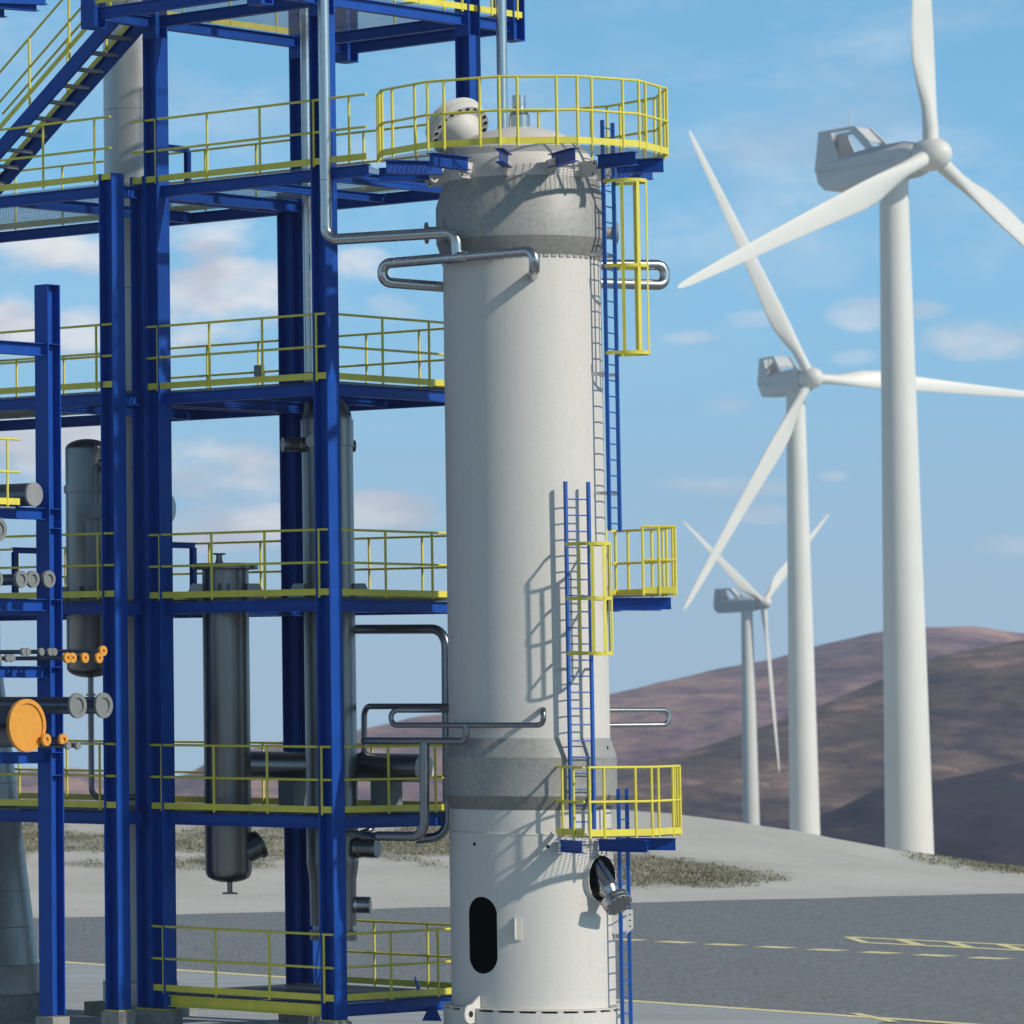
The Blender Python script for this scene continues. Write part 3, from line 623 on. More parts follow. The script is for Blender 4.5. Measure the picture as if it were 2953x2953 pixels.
# skirt with two real openings
def cutter(pts, d, depth):
    b = MB(); n = len(pts); b.add([p-d*depth for p in pts]+[p+d*depth for p in pts], [tuple(reversed(range(n))), tuple(range(n, 2*n))]+[(i, (i+1) % n, (i+1) % n+n, i+n) for i in range(n)])
    return b.build('cutter', M['black'], smooth=False)
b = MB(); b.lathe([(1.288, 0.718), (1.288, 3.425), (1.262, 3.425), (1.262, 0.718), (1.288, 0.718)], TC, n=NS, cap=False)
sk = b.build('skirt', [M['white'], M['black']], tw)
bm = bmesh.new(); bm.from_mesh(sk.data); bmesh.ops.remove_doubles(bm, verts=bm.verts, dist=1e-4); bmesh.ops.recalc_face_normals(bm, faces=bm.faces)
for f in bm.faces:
    c = f.calc_center_median(); f.material_index = 1 if math.hypot(c.x, c.y) < 1.272 else 0  # inner wall gets black, the skirt's inner shade put into the colour
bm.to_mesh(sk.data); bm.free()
OA = -37.5; dO = pdir(OA); sO = Vector((-dO.y, dO.x, 0)); cO = pol(1.288, OA, 1.85); wO, hO = 0.275, 0.60
pts = [cO+sO*(wO*math.cos(t))+Z*(wO*math.sin(t)+(hO-wO)*(1 if math.sin(t) >= 0 else -1)) for t in [2*math.pi*(i+0.5)/48 for i in range(48)]]
SA = 55.0; dS = pdir(SA); sS = Vector((-dS.y, dS.x, 0)); cS = pol(1.10, SA, CAMH-(2528-1998)/F_*75.6); rS = 0.36
cuts = [cutter(pts, dO, 0.6), cutter([cS+dS*0.1+sS*(rS*math.cos(t))+Z*(rS*math.sin(t)) for t in [2*math.pi*i/48 for i in range(48)]], dS, 0.5)]
for c in cuts:
    m_ = sk.modifiers.new('cut', 'BOOLEAN'); m_.object = c; m_.operation = 'DIFFERENCE'; m_.solver = 'EXACT'
bpy.context.view_layer.update(); dg = bpy.context.evaluated_depsgraph_get()
me = bpy.data.meshes.new_from_object(sk.evaluated_get(dg)); sk.modifiers.clear(); sk.data = me
while len(me.materials) > 2: me.materials.pop()
for c in cuts: bpy.data.objects.remove(c)
me.set_sharp_from_angle(angle=R(32))
b = MB()       # closes the skirt above, its black paints in the shade inside
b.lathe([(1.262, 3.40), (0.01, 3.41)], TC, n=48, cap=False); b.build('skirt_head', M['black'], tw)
b = MB(); b.lathe([(rS+0.004, 0.235), (rS+0.02, 0.235), (rS+0.02, -0.35)], cS, dS, n=56, cap=False); sv = b.build('sleeve', M['white'], tw)
b = MB(); b.lathe([(0.02, -0.36), (rS, -0.35), (rS, 0.233), (rS+0.004, 0.2345)], cS, dS, n=56, cap=False); b.build('sleeve_shade', M['black'], sv)  # inside of the sleeve blackened to paint in the shade of the opening
# upper parts
def part(name, prof, m): b = MB(); b.lathe(prof, TC, n=NS, cap=False); return b.build(name, M[m], tw)
part('shell_lower', [(1.25, 3.425), (1.296, 3.425), (1.296, 3.447), (1.268, 3.45), (1.268, 3.82)], 'white')
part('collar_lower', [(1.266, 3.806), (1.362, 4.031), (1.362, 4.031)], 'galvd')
part('collar_lower', [(1.3625, 4.031), (1.3625, 4.631), (1.3635, 4.634)], 'galv')
part('collar_lower', [(1.363, 4.632), (1.268, 4.934)], 'galv')
part('shell', [(1.266, 4.93), (1.252, 12.60)], 'white')
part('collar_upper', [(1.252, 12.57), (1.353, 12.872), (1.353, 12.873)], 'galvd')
part('collar_upper', [(1.3535, 12.872), (1.3535, 13.445), (1.353, 13.446)], 'galv')
part('collar_upper', [(1.353, 13.446), (1.222, 13.842)], 'galv')
dome = [(1.221*math.cos(t), 13.84+0.905*math.sin(t)**0.92) for t in [math.pi/2*i/22 for i in range(22)]]+[(0.02, 14.745)]
part('dome', dome, 'white')
b = MB()
for k in range(60):      # scalloped edge of the insulation below the collar
    a = k*6; d = pdir(a); b.obox(pol(1.262, a, 12.555), d*0.008, Vector((-d.y, d.x, 0))*0.042, Z*0.02)
b.build('collar_hem', M['galv'], tw, smooth=False)
b = MB(); b.lathe([(0.17, 14.70), (0.172, 14.80), (0.172, 14.93), (0.115, 15.01), (0.108, 15.04), (0.108, 15.10), (0.112, 15.10), (0.112, 15.13), (0.108, 15.13), (0.108, 15.26)], TC+RIGHT*0.0, n=32); b.build('top_nozzle', M['steel'], tw)
# tilted manway on the dome
mc = at(1318, 366, 76.95); ma = (RIGHT*-0.44-FACE*0.60+Z*0.68).normalized()
mo = MB(); mo.lathe([(0.30, -0.62), (0.27, -0.45), (0.265, -0.28), (0.34, -0.14), (0.37, -0.12)], mc, ma, n=40); mw = mo.build('manway', M['white'], tw)
fl = MB(); fl.lathe([(0.36, -0.13), (0.50, -0.13), (0.505, -0.12), (0.505, 0.0), (0.495, 0.006), (0.40, 0.006)], mc, ma, n=48); f1 = fl.build('flange', M['white'], mw)
fl = MB(); fl.lathe([(0.40, 0.018), (0.495, 0.018), (0.505, 0.026), (0.505, 0.12), (0.49, 0.135)], mc, ma, n=48); fl.build('cover', M['white'], mw)
bl = MB(); a1 = ma.orthogonal().normalized(); a2 = ma.cross(a1)
for k in range(20):
    t = 2*math.pi*k/20; bl.lathe([(0.034, -0.138), (0.034, -0.128)], mc+(a1*math.cos(t)+a2*math.sin(t))*0.445, ma, n=10)
bl.build('bolt_holes', M['black'], mw)
# small side nozzles of the upper collar
for ang, zz_, l in ((-97, 13.07, 0), (98, 13.02, 0)):
    b = MB(); d = pdir(ang); b.lathe([(0.10, 1.2), (0.10, 1.50), (0.175, 1.50), (0.175, 1.535), (0.17, 1.54)], TC+Z*zz_, d, n=28); b.build('side_nozzle', M['galv'], tw)
b = MB(); b.prism([pol(1.30, -62, 13.28), pol(1.45, -62, 13.05), pol(1.43, -62, 12.85), pol(1.30, -62, 12.8)], pdir(28), 0.015); b.build('fin_plate', M['galv'], tw, smooth=False)
# lifting lug, clips, vent holes
LA = -40; t_ = Vector((-pdir(LA).y, pdir(LA).x, 0))
pr_ = [(1.27, 0.90), (1.31, 0.91), (1.50, 0.78)]+[(1.535+0.145*math.cos(a), 0.63+0.15*math.sin(a)) for a in [R(75-18*i) for i in range(11)]]+[(1.43, 0.50), (1.40, 0.42), (1.30, 0.42)]
b = MB(); b.prism([TC+pdir(LA)*r+Z*z for r, z in pr_], t_, 0.035); lug = b.build('lifting_lug', M['white'], tw, smooth=False)
b = MB(); b.lathe([(0.05, -0.022), (0.05, 0.022)], TC+pdir(LA)*1.535+Z*0.63, t_, n=20); b.build('lug_eye', M['black'], lug)
for ang, z0, z1 in ((-10, 1.79, 2.15),):
    d = pdir(ang); t2 = Vector((-d.y, d.x, 0)); b = MB(); b.obox(pol(1.30, ang, (z0+z1)/2), d*0.012, t2*0.055, Z*((z1-z0)/2)); b.obox(pol(1.34, ang, (z0+z1)/2)-t2*0.035, d*0.045, t2*0.008, Z*((z1-z0)/2-0.02)); b.build('clip', M['white'], tw, smooth=False)
b = MB()
for ang, zz_, r_ in ((-43, 3.27, 1.289), (11.5, 3.25, 1.289), (59, 3.25, 1.289), (67, 4.78, 1.32)): b.lathe([(0.028, 0.0), (0.028, 0.006)], pol(r_-0.002, ang, zz_), pdir(ang), n=14)
b.build('vent_hole', M['black'], tw)
# drain nozzle through the sleeve
dn = (pdir(37)*0.72-Z*0.70).normalized(); p1 = at(1748, 2553, 75.3)
b = MB(); b.lathe([(0.155, -0.75), (0.155, 0.06), (0.163, 0.062), (0.163, 0.10), (0.155, 0.105), (0.135, 0.165), (0.105, 0.205), (0.10, 0.25), (0.12, 0.30)], p1, dn, n=36); dp = b.build('outlet_pipe', M['steel'], tw)
b = MB(); b.lathe([(0.10, 0.285), (0.225, 0.29), (0.23, 0.295), (0.23, 0.355), (0.224, 0.362), (0.224, 0.368), (0.23, 0.375), (0.23, 0.425), (0.224, 0.432)], p1, dn, n=44); ofl = b.build('blind_flange', M['steel'], dp)
b = MB(); a1 = dn.orthogonal().normalized(); a2 = dn.cross(a1)
for k in range(12):
    t = 2*math.pi*k/12; b.lathe([(0.016, 0.43), (0.016, 0.435)], p1+(a1*math.cos(t)+a2*math.sin(t))*0.195, dn, n=10)
b.build('bolt_hole', M['black'], ofl)
b = MB(); b.lathe([(0.176, 0.4335), (0.01, 0.4336)], p1, dn, n=36, cap=False); b.build('face_plate', M['dsteel'], ofl)

# ------------------------------------------------------------------ ring gallery and side galleries
RO = 2.35
def sector_deck(root, a0, a1, r0, z, vdeg, mm='grate'):
    """grating between radius r0 and the dodecagon, from angle a0 to a1"""
    cosr = math.cos(R(15))
    def f(u, v):
        p = W(u, v, 0)-TC; r = math.hypot(p.x, p.y)
        if r < r0: return False
        an = math.degrees(math.atan2(p.dot(RIGHT), p.dot(FACE)))
        while an < a0: an += 360
        if an > a1: return False
        k = (an-vdeg) % 30; return r*math.cos(R(k-15)) < RO*cosr-0.015
    uu, vv = uv(TC); return grating(root, f, (uu-RO, vv-RO), (uu+RO, vv+RO), z)
def ring_rail(root, angs, z, ends=None, posts=(0.25, 0.75), top=1.06):
    V_ = [pol(RO, a, 0) for a in angs]
    if ends: V_ = ([ends[0]] if ends[0] is not None else [])+V_+([ends[1]] if ends[1] is not None else [])
    ps = []
    for a_, c_ in zip(V_, V_[1:]):
        L = (c_-a_).length
        ps.append(a_+(c_-a_)*0.02)
        if L > 0.8: ps += [a_+(c_-a_)*f for f in posts]
        elif L > 0.4: ps += [a_+(c_-a_)*0.5]
    ps.append(V_[-1])
    return handrail(root, V_, z, ps, top=top, pr=0.023)
zr = ZL[5]
rg = thing('ring_gallery', 'twelve sided yellow railed gallery around the domed top of the white column', 'gallery', TC+Z*zr, 'galleries on the white column')
sector_deck(rg, -86, 190, 1.36, zr-0.02, 22)
def chord(a, k0): # point on the dodecagon at angle a
    k = (a-22) % 30; return pol(RO*math.cos(R(15))/math.cos(R(k-15)), a, 0)
ring_rail(rg, [-68, -38, -8, 22, 52, 82, 112, 142, 172], zr, (chord(-84, 0), chord(188, 0)))
for a in (-98, -68, -38, -8, 22, 52, 82, 112, 142, 172):
    b = MB(); r0 = 1.55 if a in (52, 82) else 1.33; b.ibeam(pol(r0, a, zr-0.17), pol(2.28, a, zr-0.17), 0.215, 0.14); b.build('beam', M['blue'], rg, smooth=False)
    d = pdir(a); t2 = Vector((-d.y, d.x, 0)); b = MB()
    b.prism([p-t2*0.02 for p in (pol(1.06, a, 14.08), pol(1.54, a, 14.08), pol(1.54, a, 13.88), pol(1.47, a, 13.82), pol(1.20, a, 13.82))], t2, 0.018)
    br = b.build('bracket', M['white'], rg, smooth=False)
    b = MB(); b.lathe([(0.018, -0.012), (0.018, 0.012)], pol(1.50, a, 14.03)-t2*0.02, t2, n=10); b.lathe([(0.018, -0.012), (0.018, 0.012)], pol(1.46, a, 13.87)-t2*0.02, t2, n=10); b.build('bolt_hole', M['black'], br)
# middle gallery
zm = CAMH+(1998-1719)/F_*76.2+0.02
mg = thing('side_gallery', 'small yellow railed gallery high on the right side of the white column', 'gallery', pol(1.8, 105, zm), 'galleries on the white column')
sector_deck(mg, 76, 143, 1.30, zm-0.02, 22)
ring_rail(mg, [82, 112, 142], zm, (pol(1.84, 79, 0), pol(1.29, 142, 0)))
for a in (81, 112, 140): b = MB(); b.ibeam(pol(1.25, a, zm-0.16), pol(2.27, a, zm-0.16), 0.19, 0.13); b.build('beam', M['blue'], mg, smooth=False)
# lower gallery
zlw = CAMH-(2406-1998)/F_*74.6
lg = thing('side_gallery', 'low yellow railed gallery on the white column above the slanting outlet pipe', 'gallery', pol(1.8, 50, zlw), 'galleries on the white column')
sector_deck(lg, 19, 96, 1.31, zlw-0.02, 22)
ring_rail(lg, [22, 52, 82], zlw, (None, chord(95, 0)))
handrail(lg, [pol(1.33, 17.5, 0), pol(2.31, 20.8, 0)], zlw, [pol(1.55, 18.5, 0), pol(1.98, 19.5, 0)])
for a in (20, 52, 83): b = MB(); b.ibeam(pol(1.33, a, zlw-0.17), pol(2.26, a, zlw-0.17), 0.19, 0.13); b.build('beam', M['blue'], lg, smooth=False)
# ladders
def ladder(a, r, z0, z1, wd, label, cage=None, prot=0.66):
    d = pdir(a); t2 = Vector((-d.y, d.x, 0)); o = thing('ladder', label, 'ladder', pol(r, a, z0), 'blue ladders on the white column')
    for e in (-1, 1): b = MB(); b.obox(pol(r, a, (z0+z1)/2)+t2*(e*wd/2), d*0.028, t2*0.022, Z*((z1-z0)/2)); b.build('stile', M['ladder'], o, smooth=False)
    z = z0+0.12
    while z < z1-0.05: b = MB(); b.tube([pol(r, a, z)-t2*wd/2, pol(r, a, z)+t2*wd/2], 0.0115, n=8); b.build('rung', M['ladder'], o); z += 0.2525
    for z in [z0+0.6+1.9*i for i in range(int((z1-z0)/1.9))]:
        for e in (-1, 1): b = MB(); b.bar(pol(r-0.02, a, z)+t2*(e*wd/2), pol(1.24, a, z)+t2*(e*wd/2), 0.012, 0.05); b.build('wall_bracket', M['white'], o, smooth=False)
    if cage:
        hoop = []; rr = wd/2+0.06
        for i in range(19):
            t = math.pi*i/18; hoop.append((math.cos(t)*rr, (prot-rr)+math.sin(t)*rr))
        hoop = [(wd/2+0.02, 0.0), (rr, 0.10)]+hoop+[(-rr, 0.10), (-wd/2-0.02, 0.0)]
        for z in cage:
            b = MB()
            for (x0, y0), (x1, y1) in zip(hoop, hoop[1:]): b.bar(pol(r, a, z)+t2*x0+d*y0, pol(r, a, z)+t2*x1+d*y1, 0.008, 0.055)
            b.build('cage_hoop', M['yellow'], o, smooth=False)
        for k in (2, 7, 11, 15, 20):
            b = MB()
            x0, y0 = hoop[k]; x1, y1 = hoop[k+1] if k < 12 else hoop[k-1]
            nd = (t2*(x1-x0)+d*(y1-y0)).normalized(); p = pol(r, a, 0)+t2*x0+d*y0
            b.obox(p+Z*(cage[0]+cage[-1])/2, nd*0.027, nd.cross(Z)*0.004, Z*(cage[-1]-cage[0])/2)
            b.build('cage_strap', M['yellow'], o, smooth=False)
zc = lambda y, Y=75.8: CAMH-(y-1998)/F_*Y
ladder(69, 1.485, zc(1536), zc(350), 0.47, 'long upper blue ladder with a tall yellow cage, right side of the white column', cage=[zc(1025), zc(774), zc(528)], prot=0.62)
ladder(34, 1.43, zc(2388, 75.2), zc(1393, 75.2), 0.43, 'middle blue ladder with a yellow cage in front of the white column', cage=[zc(1886, 75), zc(1729, 75), zc(1573, 75)], prot=0.70)
ladder(73, 1.50, 0.0, zc(2272), 0.47, 'lowest blue ladder without a cage, running from the ground to the low gallery')
q0 = pol(1.27, 72, 0); qd = pdir(98)
b = MB(); b.prism([q0+Z*1.86, q0+qd*0.26+Z*1.86, q0+qd*0.36+Z*1.95, q0+qd*0.36+Z*2.24, q0+Z*2.24], pdir(8), 0.015); lb = b.build('ladder_bracket', M['white'], tw, smooth=False)
b = MB()
for z in (1.98, 2.07, 2.16): b.lathe([(0.014, -0.01), (0.014, 0.01)], q0+qd*0.31+Z*z, pdir(8), n=10)
b.build('bolt_hole', M['black'], lb)

# ------------------------------------------------------------------ process pipes
def pipe(name, label, pts, r, bend, m='steel', group=None, n=16, welds=()):
    b = MB(); b.tube(pts, r, bend, n=n)
    o = tag(b.build(name, M[m]), label, 'pipe', group)
    return o
def seam(o, p, d, r, m='steel'):
    b = MB(); b.lathe([(r, -0.006), (r+0.0025, 0), (r, 0.006)], p, d, n=20, cap=False); b.build('weld_seam', M[m], o)
Vv = 0.40
tee = onv(1318, 742, Vv); zh = tee.z
vb = at(941, 692, 76.55); zb_ = vb.z
c1 = Vector((tee.x, tee.y, onv(1300, 671, Vv).z))
pf = pipe('feed_pipe', 'bright steel pipe dropping past the blue corner column, then elbowing across to the white column', [Vector((vb.x, vb.y, 19.0)), vb, c1-Vector((0, 0, 0.0)), Vector((tee.x, tee.y, zh))], 0.092, 0.20, 'steel', n=20)
seam(pf, Vector((vb.x, vb.y, 13.9)), Z, 0.092); seam(pf, vb+Z*0.2, Z, 0.092)
hl = onv(1103, 772, Vv); hr = onv(1541, 735, Vv); hl.z = hr.z = zh
dz = 0.30; he = pol(1.2, 7, zh-dz-0.02)
pipe('header_pipe', 'steel pipe looping round the upper front of the white column', [pol(1.22, -92, zh-dz*1.25), Vector((hl.x, hl.y, zh-dz)), hl, Vector((hr.x, hr.y, zh)), Vector((hr.x, hr.y, zh-dz)), pol(1.2, 8, zh-dz-0.02)], 0.085, 0.15, 'steel', 'loops of pipe on the white column', n=18)
b = MB(); d = (hr-hl).normalized(); b.lathe([(0.088, -0.24), (0.10, -0.17), (0.10, 0.17), (0.088, 0.24)], Vector((tee.x, tee.y, zh)), d, n=20); b.build('tee', M['steel'], pf)
pipe('header_pipe', 'steel pipe loop standing out behind the yellow cage, upper right of the white column', [pol(1.1, 100, zc(826, 77)), at(1917, 822, 77), at(1917, 764, 77), pol(1.1, 118, zc(768, 77))], 0.085, 0.14, 'steel', 'loops of pipe on the white column', n=18)
# lower loops
lo = lambda x, y: onv(x, y, 0.42)
pipe('header_pipe', 'thin steel pipe looping round the white column just above its lower collar', [pol(1.2, -95, lo(1128, 2048).z), lo(1128, 2048), lo(1128, 2091), lo(1567, 2091), lo(1567, 2047), pol(1.2, 10, zc(2046, 75.2))], 0.043, 0.11, 'dsteel', 'loops of pipe on the white column', n=14)
pipe('header_pipe', 'thin steel pipe loop standing out right of the white column above the low gallery', [pol(1.1, 98, zc(2048, 77)), at(1928, 2048, 77), at(1928, 2090, 77), pol(1.1, 118, zc(2092, 77))], 0.043, 0.10, 'steel', 'loops of pipe on the white column', n=14)
pipe('branch_pipe', 'dark steel branch pipe hanging from the lower loop and running left', [lo(1344, 2091), lo(1344, 2137), lo(1050, 2136), onv(1050, 2136, 1.2)], 0.055, 0.11, 'dsteel', n=16)
vx = uv(onv(1050, 2100, 2.85))
HT = [W(4.2, 2.85, CAMH-(2209-1998)/F_*80.3), W(0.45, 2.85, CAMH-(2211-1998)/F_*80.3)]
pipe('riser_pipe', 'steel pipe rising from the horizontal tank and elbowing towards the white column', [onv(1050, 2180, 2.85), onv(1050, 2037, 2.85), onv(1330, 2037, 2.2)], 0.05, 0.17, 'dsteel', n=16)
pipe('drop_pipe', 'thick dark pipe dropping in front of the second platform and turning left below it', [lo(1224, 2140), lo(1224, 2412), lo(1092, 2411)], 0.077, 0.24, 'dsteel', n=20)
b = MB(); q0, q1 = lo(1092, 2411), lo(1078, 2410); b.tube([q0, q1, onv(1000, 2402, 1.4)], 0.07, rads=[0.077, 0.054, 0.054], n=18); o = b.build('drop_pipe', M['dsteel']); tag(o, 'reduced end of the thick dark pipe running under the second platform', 'pipe')
pb_ = [onv(980, 1815, 3.0), onv(1286, 1814, 2.9), onv(1291, 2412, 2.9), onv(1200, 2420, 2.6)]
pipe('loop_pipe', 'tall dark pipe bend between the domed vessel and the white column, reaching down two levels', pb_, 0.079, 0.30, 'dsteel', n=20)
pipe('vent_pipe', 'slim steel pipe running up beside the white column dome behind the ring gallery', [at(1450, 420, 79.4), Vector((at(1448, 100, 79.4).x, 79.4, 19.2))], 0.088, 0, 'steel', n=18)
# pipe into the domed vessel
pipe('inlet_pipe', 'steel pipe running down behind the corner column into the domed vessel', [W(2.05, 1.94, 11.0), Vector((W(2.05, 1.94, 0).x, W(2.05, 1.94, 0).y, 19.0))], 0.082, 0, 'steel', n=18)
pipe('inlet_pipe', 'lower end of the steel pipe entering the dome of the tall vessel', [W(2.05, 1.94, 10.2), W(2.05, 1.94, 11.01)], 0.087, 0, 'vessel', n=18)
pipe('support_pipe', 'thin dark pipe under the horizontal tank, right of the domed vessel', [onv(1076, 2240, 2.85), onv(1076, 2390, 2.85), onv(1040, 2402, 2.6)], 0.045, 0.09, 'dsteel', n=14)

# ------------------------------------------------------------------ vessels
dvx = W(*DV, 0)
dv = thing('vessel', 'tall slim grey vessel with a domed top behind the blue corner column', 'vessel', W(*DV, 1.6), 'grey vessels in the frames')
b = MB(); zt = 10.20; rV = 0.425
dm = [(rV*0.97*math.cos(t), zt+0.42*math.sin(t)) for t in [math.pi/2*i/12 for i in range(12)]]+[(0.01, zt+0.42)]
b.lathe([(0.38, 1.80), (0.385, 2.55), (0.42, 2.78), (0.428, 2.84), (0.428, 2.93), (rV, 2.95), (rV, 9.75), (rV+0.012, 9.76), (rV+0.012, zt), (rV*0.97, zt)]+dm, dvx, n=48); b.build('body', M['vessel'], dv)
b = MB(); b.lathe([(0.385, 1.56), (0.385, 1.72), (0.30, 1.72), (0.30, 1.56)], dvx, n=40); b.build('foot_ring', M['vessel'], dv)
for k in range(4):
    b = MB(); q = dvx+Vector((math.cos(k*1.5708+0.5), math.sin(k*1.5708+0.5), 0))*0.36; b.obox(q+Z*1.76, Vector((0.03, 0, 0)), Vector((0, 0.03, 0)), Z*0.05); b.build('foot_block', M['vessel'], dv, smooth=False)
def nozzle(root, c, d, r, L, m='vessel', fr_=1.0):
    d = Vector(d).normalized(); b = MB(); b.lathe([(r*0.92, 0), (r*0.92, L*0.5), (r*1.04, L*0.52), (r*1.04, L*0.62), (r*0.95, L*0.64), (r*0.95, L*0.8), (r*fr_, L*0.82), (r*fr_, L)], c, d, n=32); return b.build('nozzle', M[m], root)
def vface(x, y, Y): return at(x, y, Y)
zN = lambda y, Y=79.6: CAMH-(y-1998)/F_*Y
nozzle(dv, dvx+Z*zN(2440), RIGHT*0.80+FACE*0.30, 0.165, 0.80, 'vessel', 1.0)
nozzle(dv, dvx+Z*zN(2603), RIGHT*0.98+FACE*0.12, 0.145, 0.62, 'steel', 0.95)
nozzle(dv, dvx+Z*zN(1285), -RIGHT*0.95+FACE*0.35, 0.12, 0.78); nozzle(dv, dvx+Z*zN(1280), -RIGHT*0.32+FACE*0.95, 0.10, 0.75); nozzle(dv, dvx+Z*zN(1288), RIGHT*0.95-FACE*0.3, 0.1, 0.47)
def lugs(root, c, r, z, angs, m='vessel'):
    for a in angs:
        d = pdir(a); t2 = Vector((-d.y, d.x, 0)); b = MB()
        for e in (-0.09, 0.09): b.prism([c+d*(r-0.02)+t2*e+Z*z, c+d*(r+0.26)+t2*e+Z*z, c+d*(r+0.26)+t2*e+Z*(z+0.05), c+d*(r+0.17)+t2*e+Z*(z+0.24), c+d*(r-0.02)+t2*e+Z*(z+0.24)], t2, 0.014)
        b.obox(c+d*(r+0.12)+Z*(z-0.008), d*0.15, t2*0.14, Z*0.009); b.build('support_lug', M[m], root, smooth=False)
lugs(dv, dvx, rV, ZL[3]+0.005, (-88, 2, 92, 180))
# flanged drum
dx = W(*DR, 0); dr = thing('vessel', 'grey flanged drum hung through the third platform, small pipe stubs at top and bottom', 'vessel', dx+Z*2.5, 'grey vessels in the frames')
zD = lambda y: CAMH-(y-1998)/F_*79.75
b = MB(); rD = 0.386; z0 = zD(2518); z1 = zD(1645)
b.lathe([(0.02, z0-0.125), (0.14, z0-0.118), (0.26, z0-0.085), (0.34, z0-0.04), (0.375, z0+0.02), (rD, z0+0.09), (rD, z1)], dx, n=56); b.build('body', M['vessel'], dr)
b = MB(); b.lathe([(rD, z1), (0.545, z1+0.003), (0.55, z1+0.01), (0.55, z1+0.095), (0.54, z1+0.10), (0.02, z1+0.10)], dx, n=56); b.build('top_flange', M['vessel'], dr)
b = MB(); q = dx-RIGHT*0.10; b.lathe([(0.075, z1+0.10), (0.055, z1+0.16), (0.05, z1+0.24), (0.075, z1+0.245), (0.115, z1+0.255), (0.115, z1+0.275), (0.03, z1+0.277)], q, n=24); b.build('top_stub', M['vessel'], dr)
b = MB(); b.lathe([(0.045, z0-0.12), (0.042, z0-0.28), (0.06, z0-0.285), (0.13, z0-0.29), (0.13, z0-0.315), (0.02, z0-0.316)], dx+RIGHT*0.02, n=24); b.build('bottom_stub', M['vessel'], dr)
b = MB(); d = (RIGHT*0.88-FACE*0.4+Z*0.45).normalized(); q = dx+RIGHT*0.30+Z*zD(2450); b.lathe([(0.20, -0.1), (0.20, 0.22), (0.235, 0.225), (0.235, 0.27)], q, d, n=32); b.build('side_nozzle', M['vessel'], dr)
lugs(dr, dx, rD, ZL[3]+0.005, (-90, 0, 90, 180))
# horizontal tank
ht = thing('tank', 'dark horizontal tank with a pale domed end on the second platform', 'tank', W(2.3, 2.85, ZL[2]))
ax = (HT[1]-HT[0]).normalized(); L = (HT[1]-HT[0]).length; rH = 0.236
b = MB(); b.lathe([(rH, 0), (rH, L)], HT[0], ax, n=40); b.build('shell', M['dsteel'], ht)
b = MB(); b.lathe([(rH+0.002, L-0.005)]+[(rH*math.cos(t), L+0.12*math.sin(t)) for t in [math.pi/2*i/10 for i in range(10)]]+[(0.01, L+0.12)], HT[0], ax, n=40); b.build('end_cap', M['turb'], ht)
b = MB(); b.lathe([(rH+0.002, 0.005)]+[(rH*math.cos(t), -0.12*math.sin(t)) for t in [math.pi/2*i/10 for i in range(10)]]+[(0.01, -0.12)], HT[0], ax, n=40); b.build('end_cap', M['turb'], ht)
for u in (1.25, 3.3): b = MB(); b.box(u-0.17, u+0.17, 2.66, 3.04, ZL[2]-0.02, HT[0].z-rH*0.82); b.build('saddle', M['grey'], ht, smooth=False)
b = MB(); q = onv(1050, 2172, 2.85); b.lathe([(0.052, 0.0), (0.075, -0.02), (0.12, -0.035)], Vector((q.x, q.y, HT[1].z+rH+0.03)), Z, n=24, cap=False); b.build('nozzle', M['dsteel'], ht)
# left dished vessel and its drain
lx = W(6.19, 0.9, 0); lv_ = thing('vessel', 'dark vessel with dished ends between two blue columns at the left', 'vessel', lx+Z*5.9, 'grey vessels in the frames')
zV = lambda y: CAMH-(y-1998)/F_*82.25
b = MB(); rL = 0.38; zA, zB_ = zV(1927), zV(1299)
pr_ = [(0.02, zA-0.17)]+[(rL*math.sin(t), zA-0.17*math.cos(t)) for t in [math.pi/2*i/10 for i in range(1, 11)]]+[(rL*math.cos(t), zB_+0.18*math.sin(t)) for t in [math.pi/2*i/10 for i in range(10)]]+[(0.02, zB_+0.18)]
b.lathe(pr_, lx, n=48); b.build('body', M['vessel'], lv_)
b = MB(); b.lathe([(rL+0.002, zV(1425)), (rL+0.03, zV(1425)), (rL+0.03, zV(1404)), (rL+0.002, zV(1404))], lx, n=48, cap=False); b.build('band', M['vessel'], lv_)
nozzle(lv_, lx+Z*zV(1343), RIGHT*0.8+FACE*0.6, 0.12, 0.62)
b = MB(); q = lx+FACE*0.36+RIGHT*0.18; b.obox(q+Z*zV(1480), RIGHT*0.16, FACE*0.05, Z*0.128); b.build('bracket_box', M['vessel'], lv_, smooth=False)
lugs(lv_, lx, rL, ZL[3]+0.005, (-90, 0, 90, 180))
pz = lambda y: zV(y)
pipe('drain_pipe', 'dark bent drain pipe under the dished vessel at the left', [lx+RIGHT*0.03+Z*pz(1945), lx+RIGHT*0.03+Z*pz(2297), lx+RIGHT*0.03+Z*pz(2297)+(RIGHT*0.96+U*0.3).normalized()*1.1], 0.052, 0.16, 'dsteel', n=18)
b = MB(); b.lathe([(0.054, -0.02), (0.085, -0.018), (0.085, 0.018), (0.054, 0.02)], lx+RIGHT*0.03+Z*pz(2004), n=24); tag(b.build('pipe_flange', M['dsteel']), 'small dark flange collar on the bent drain pipe', 'flange')
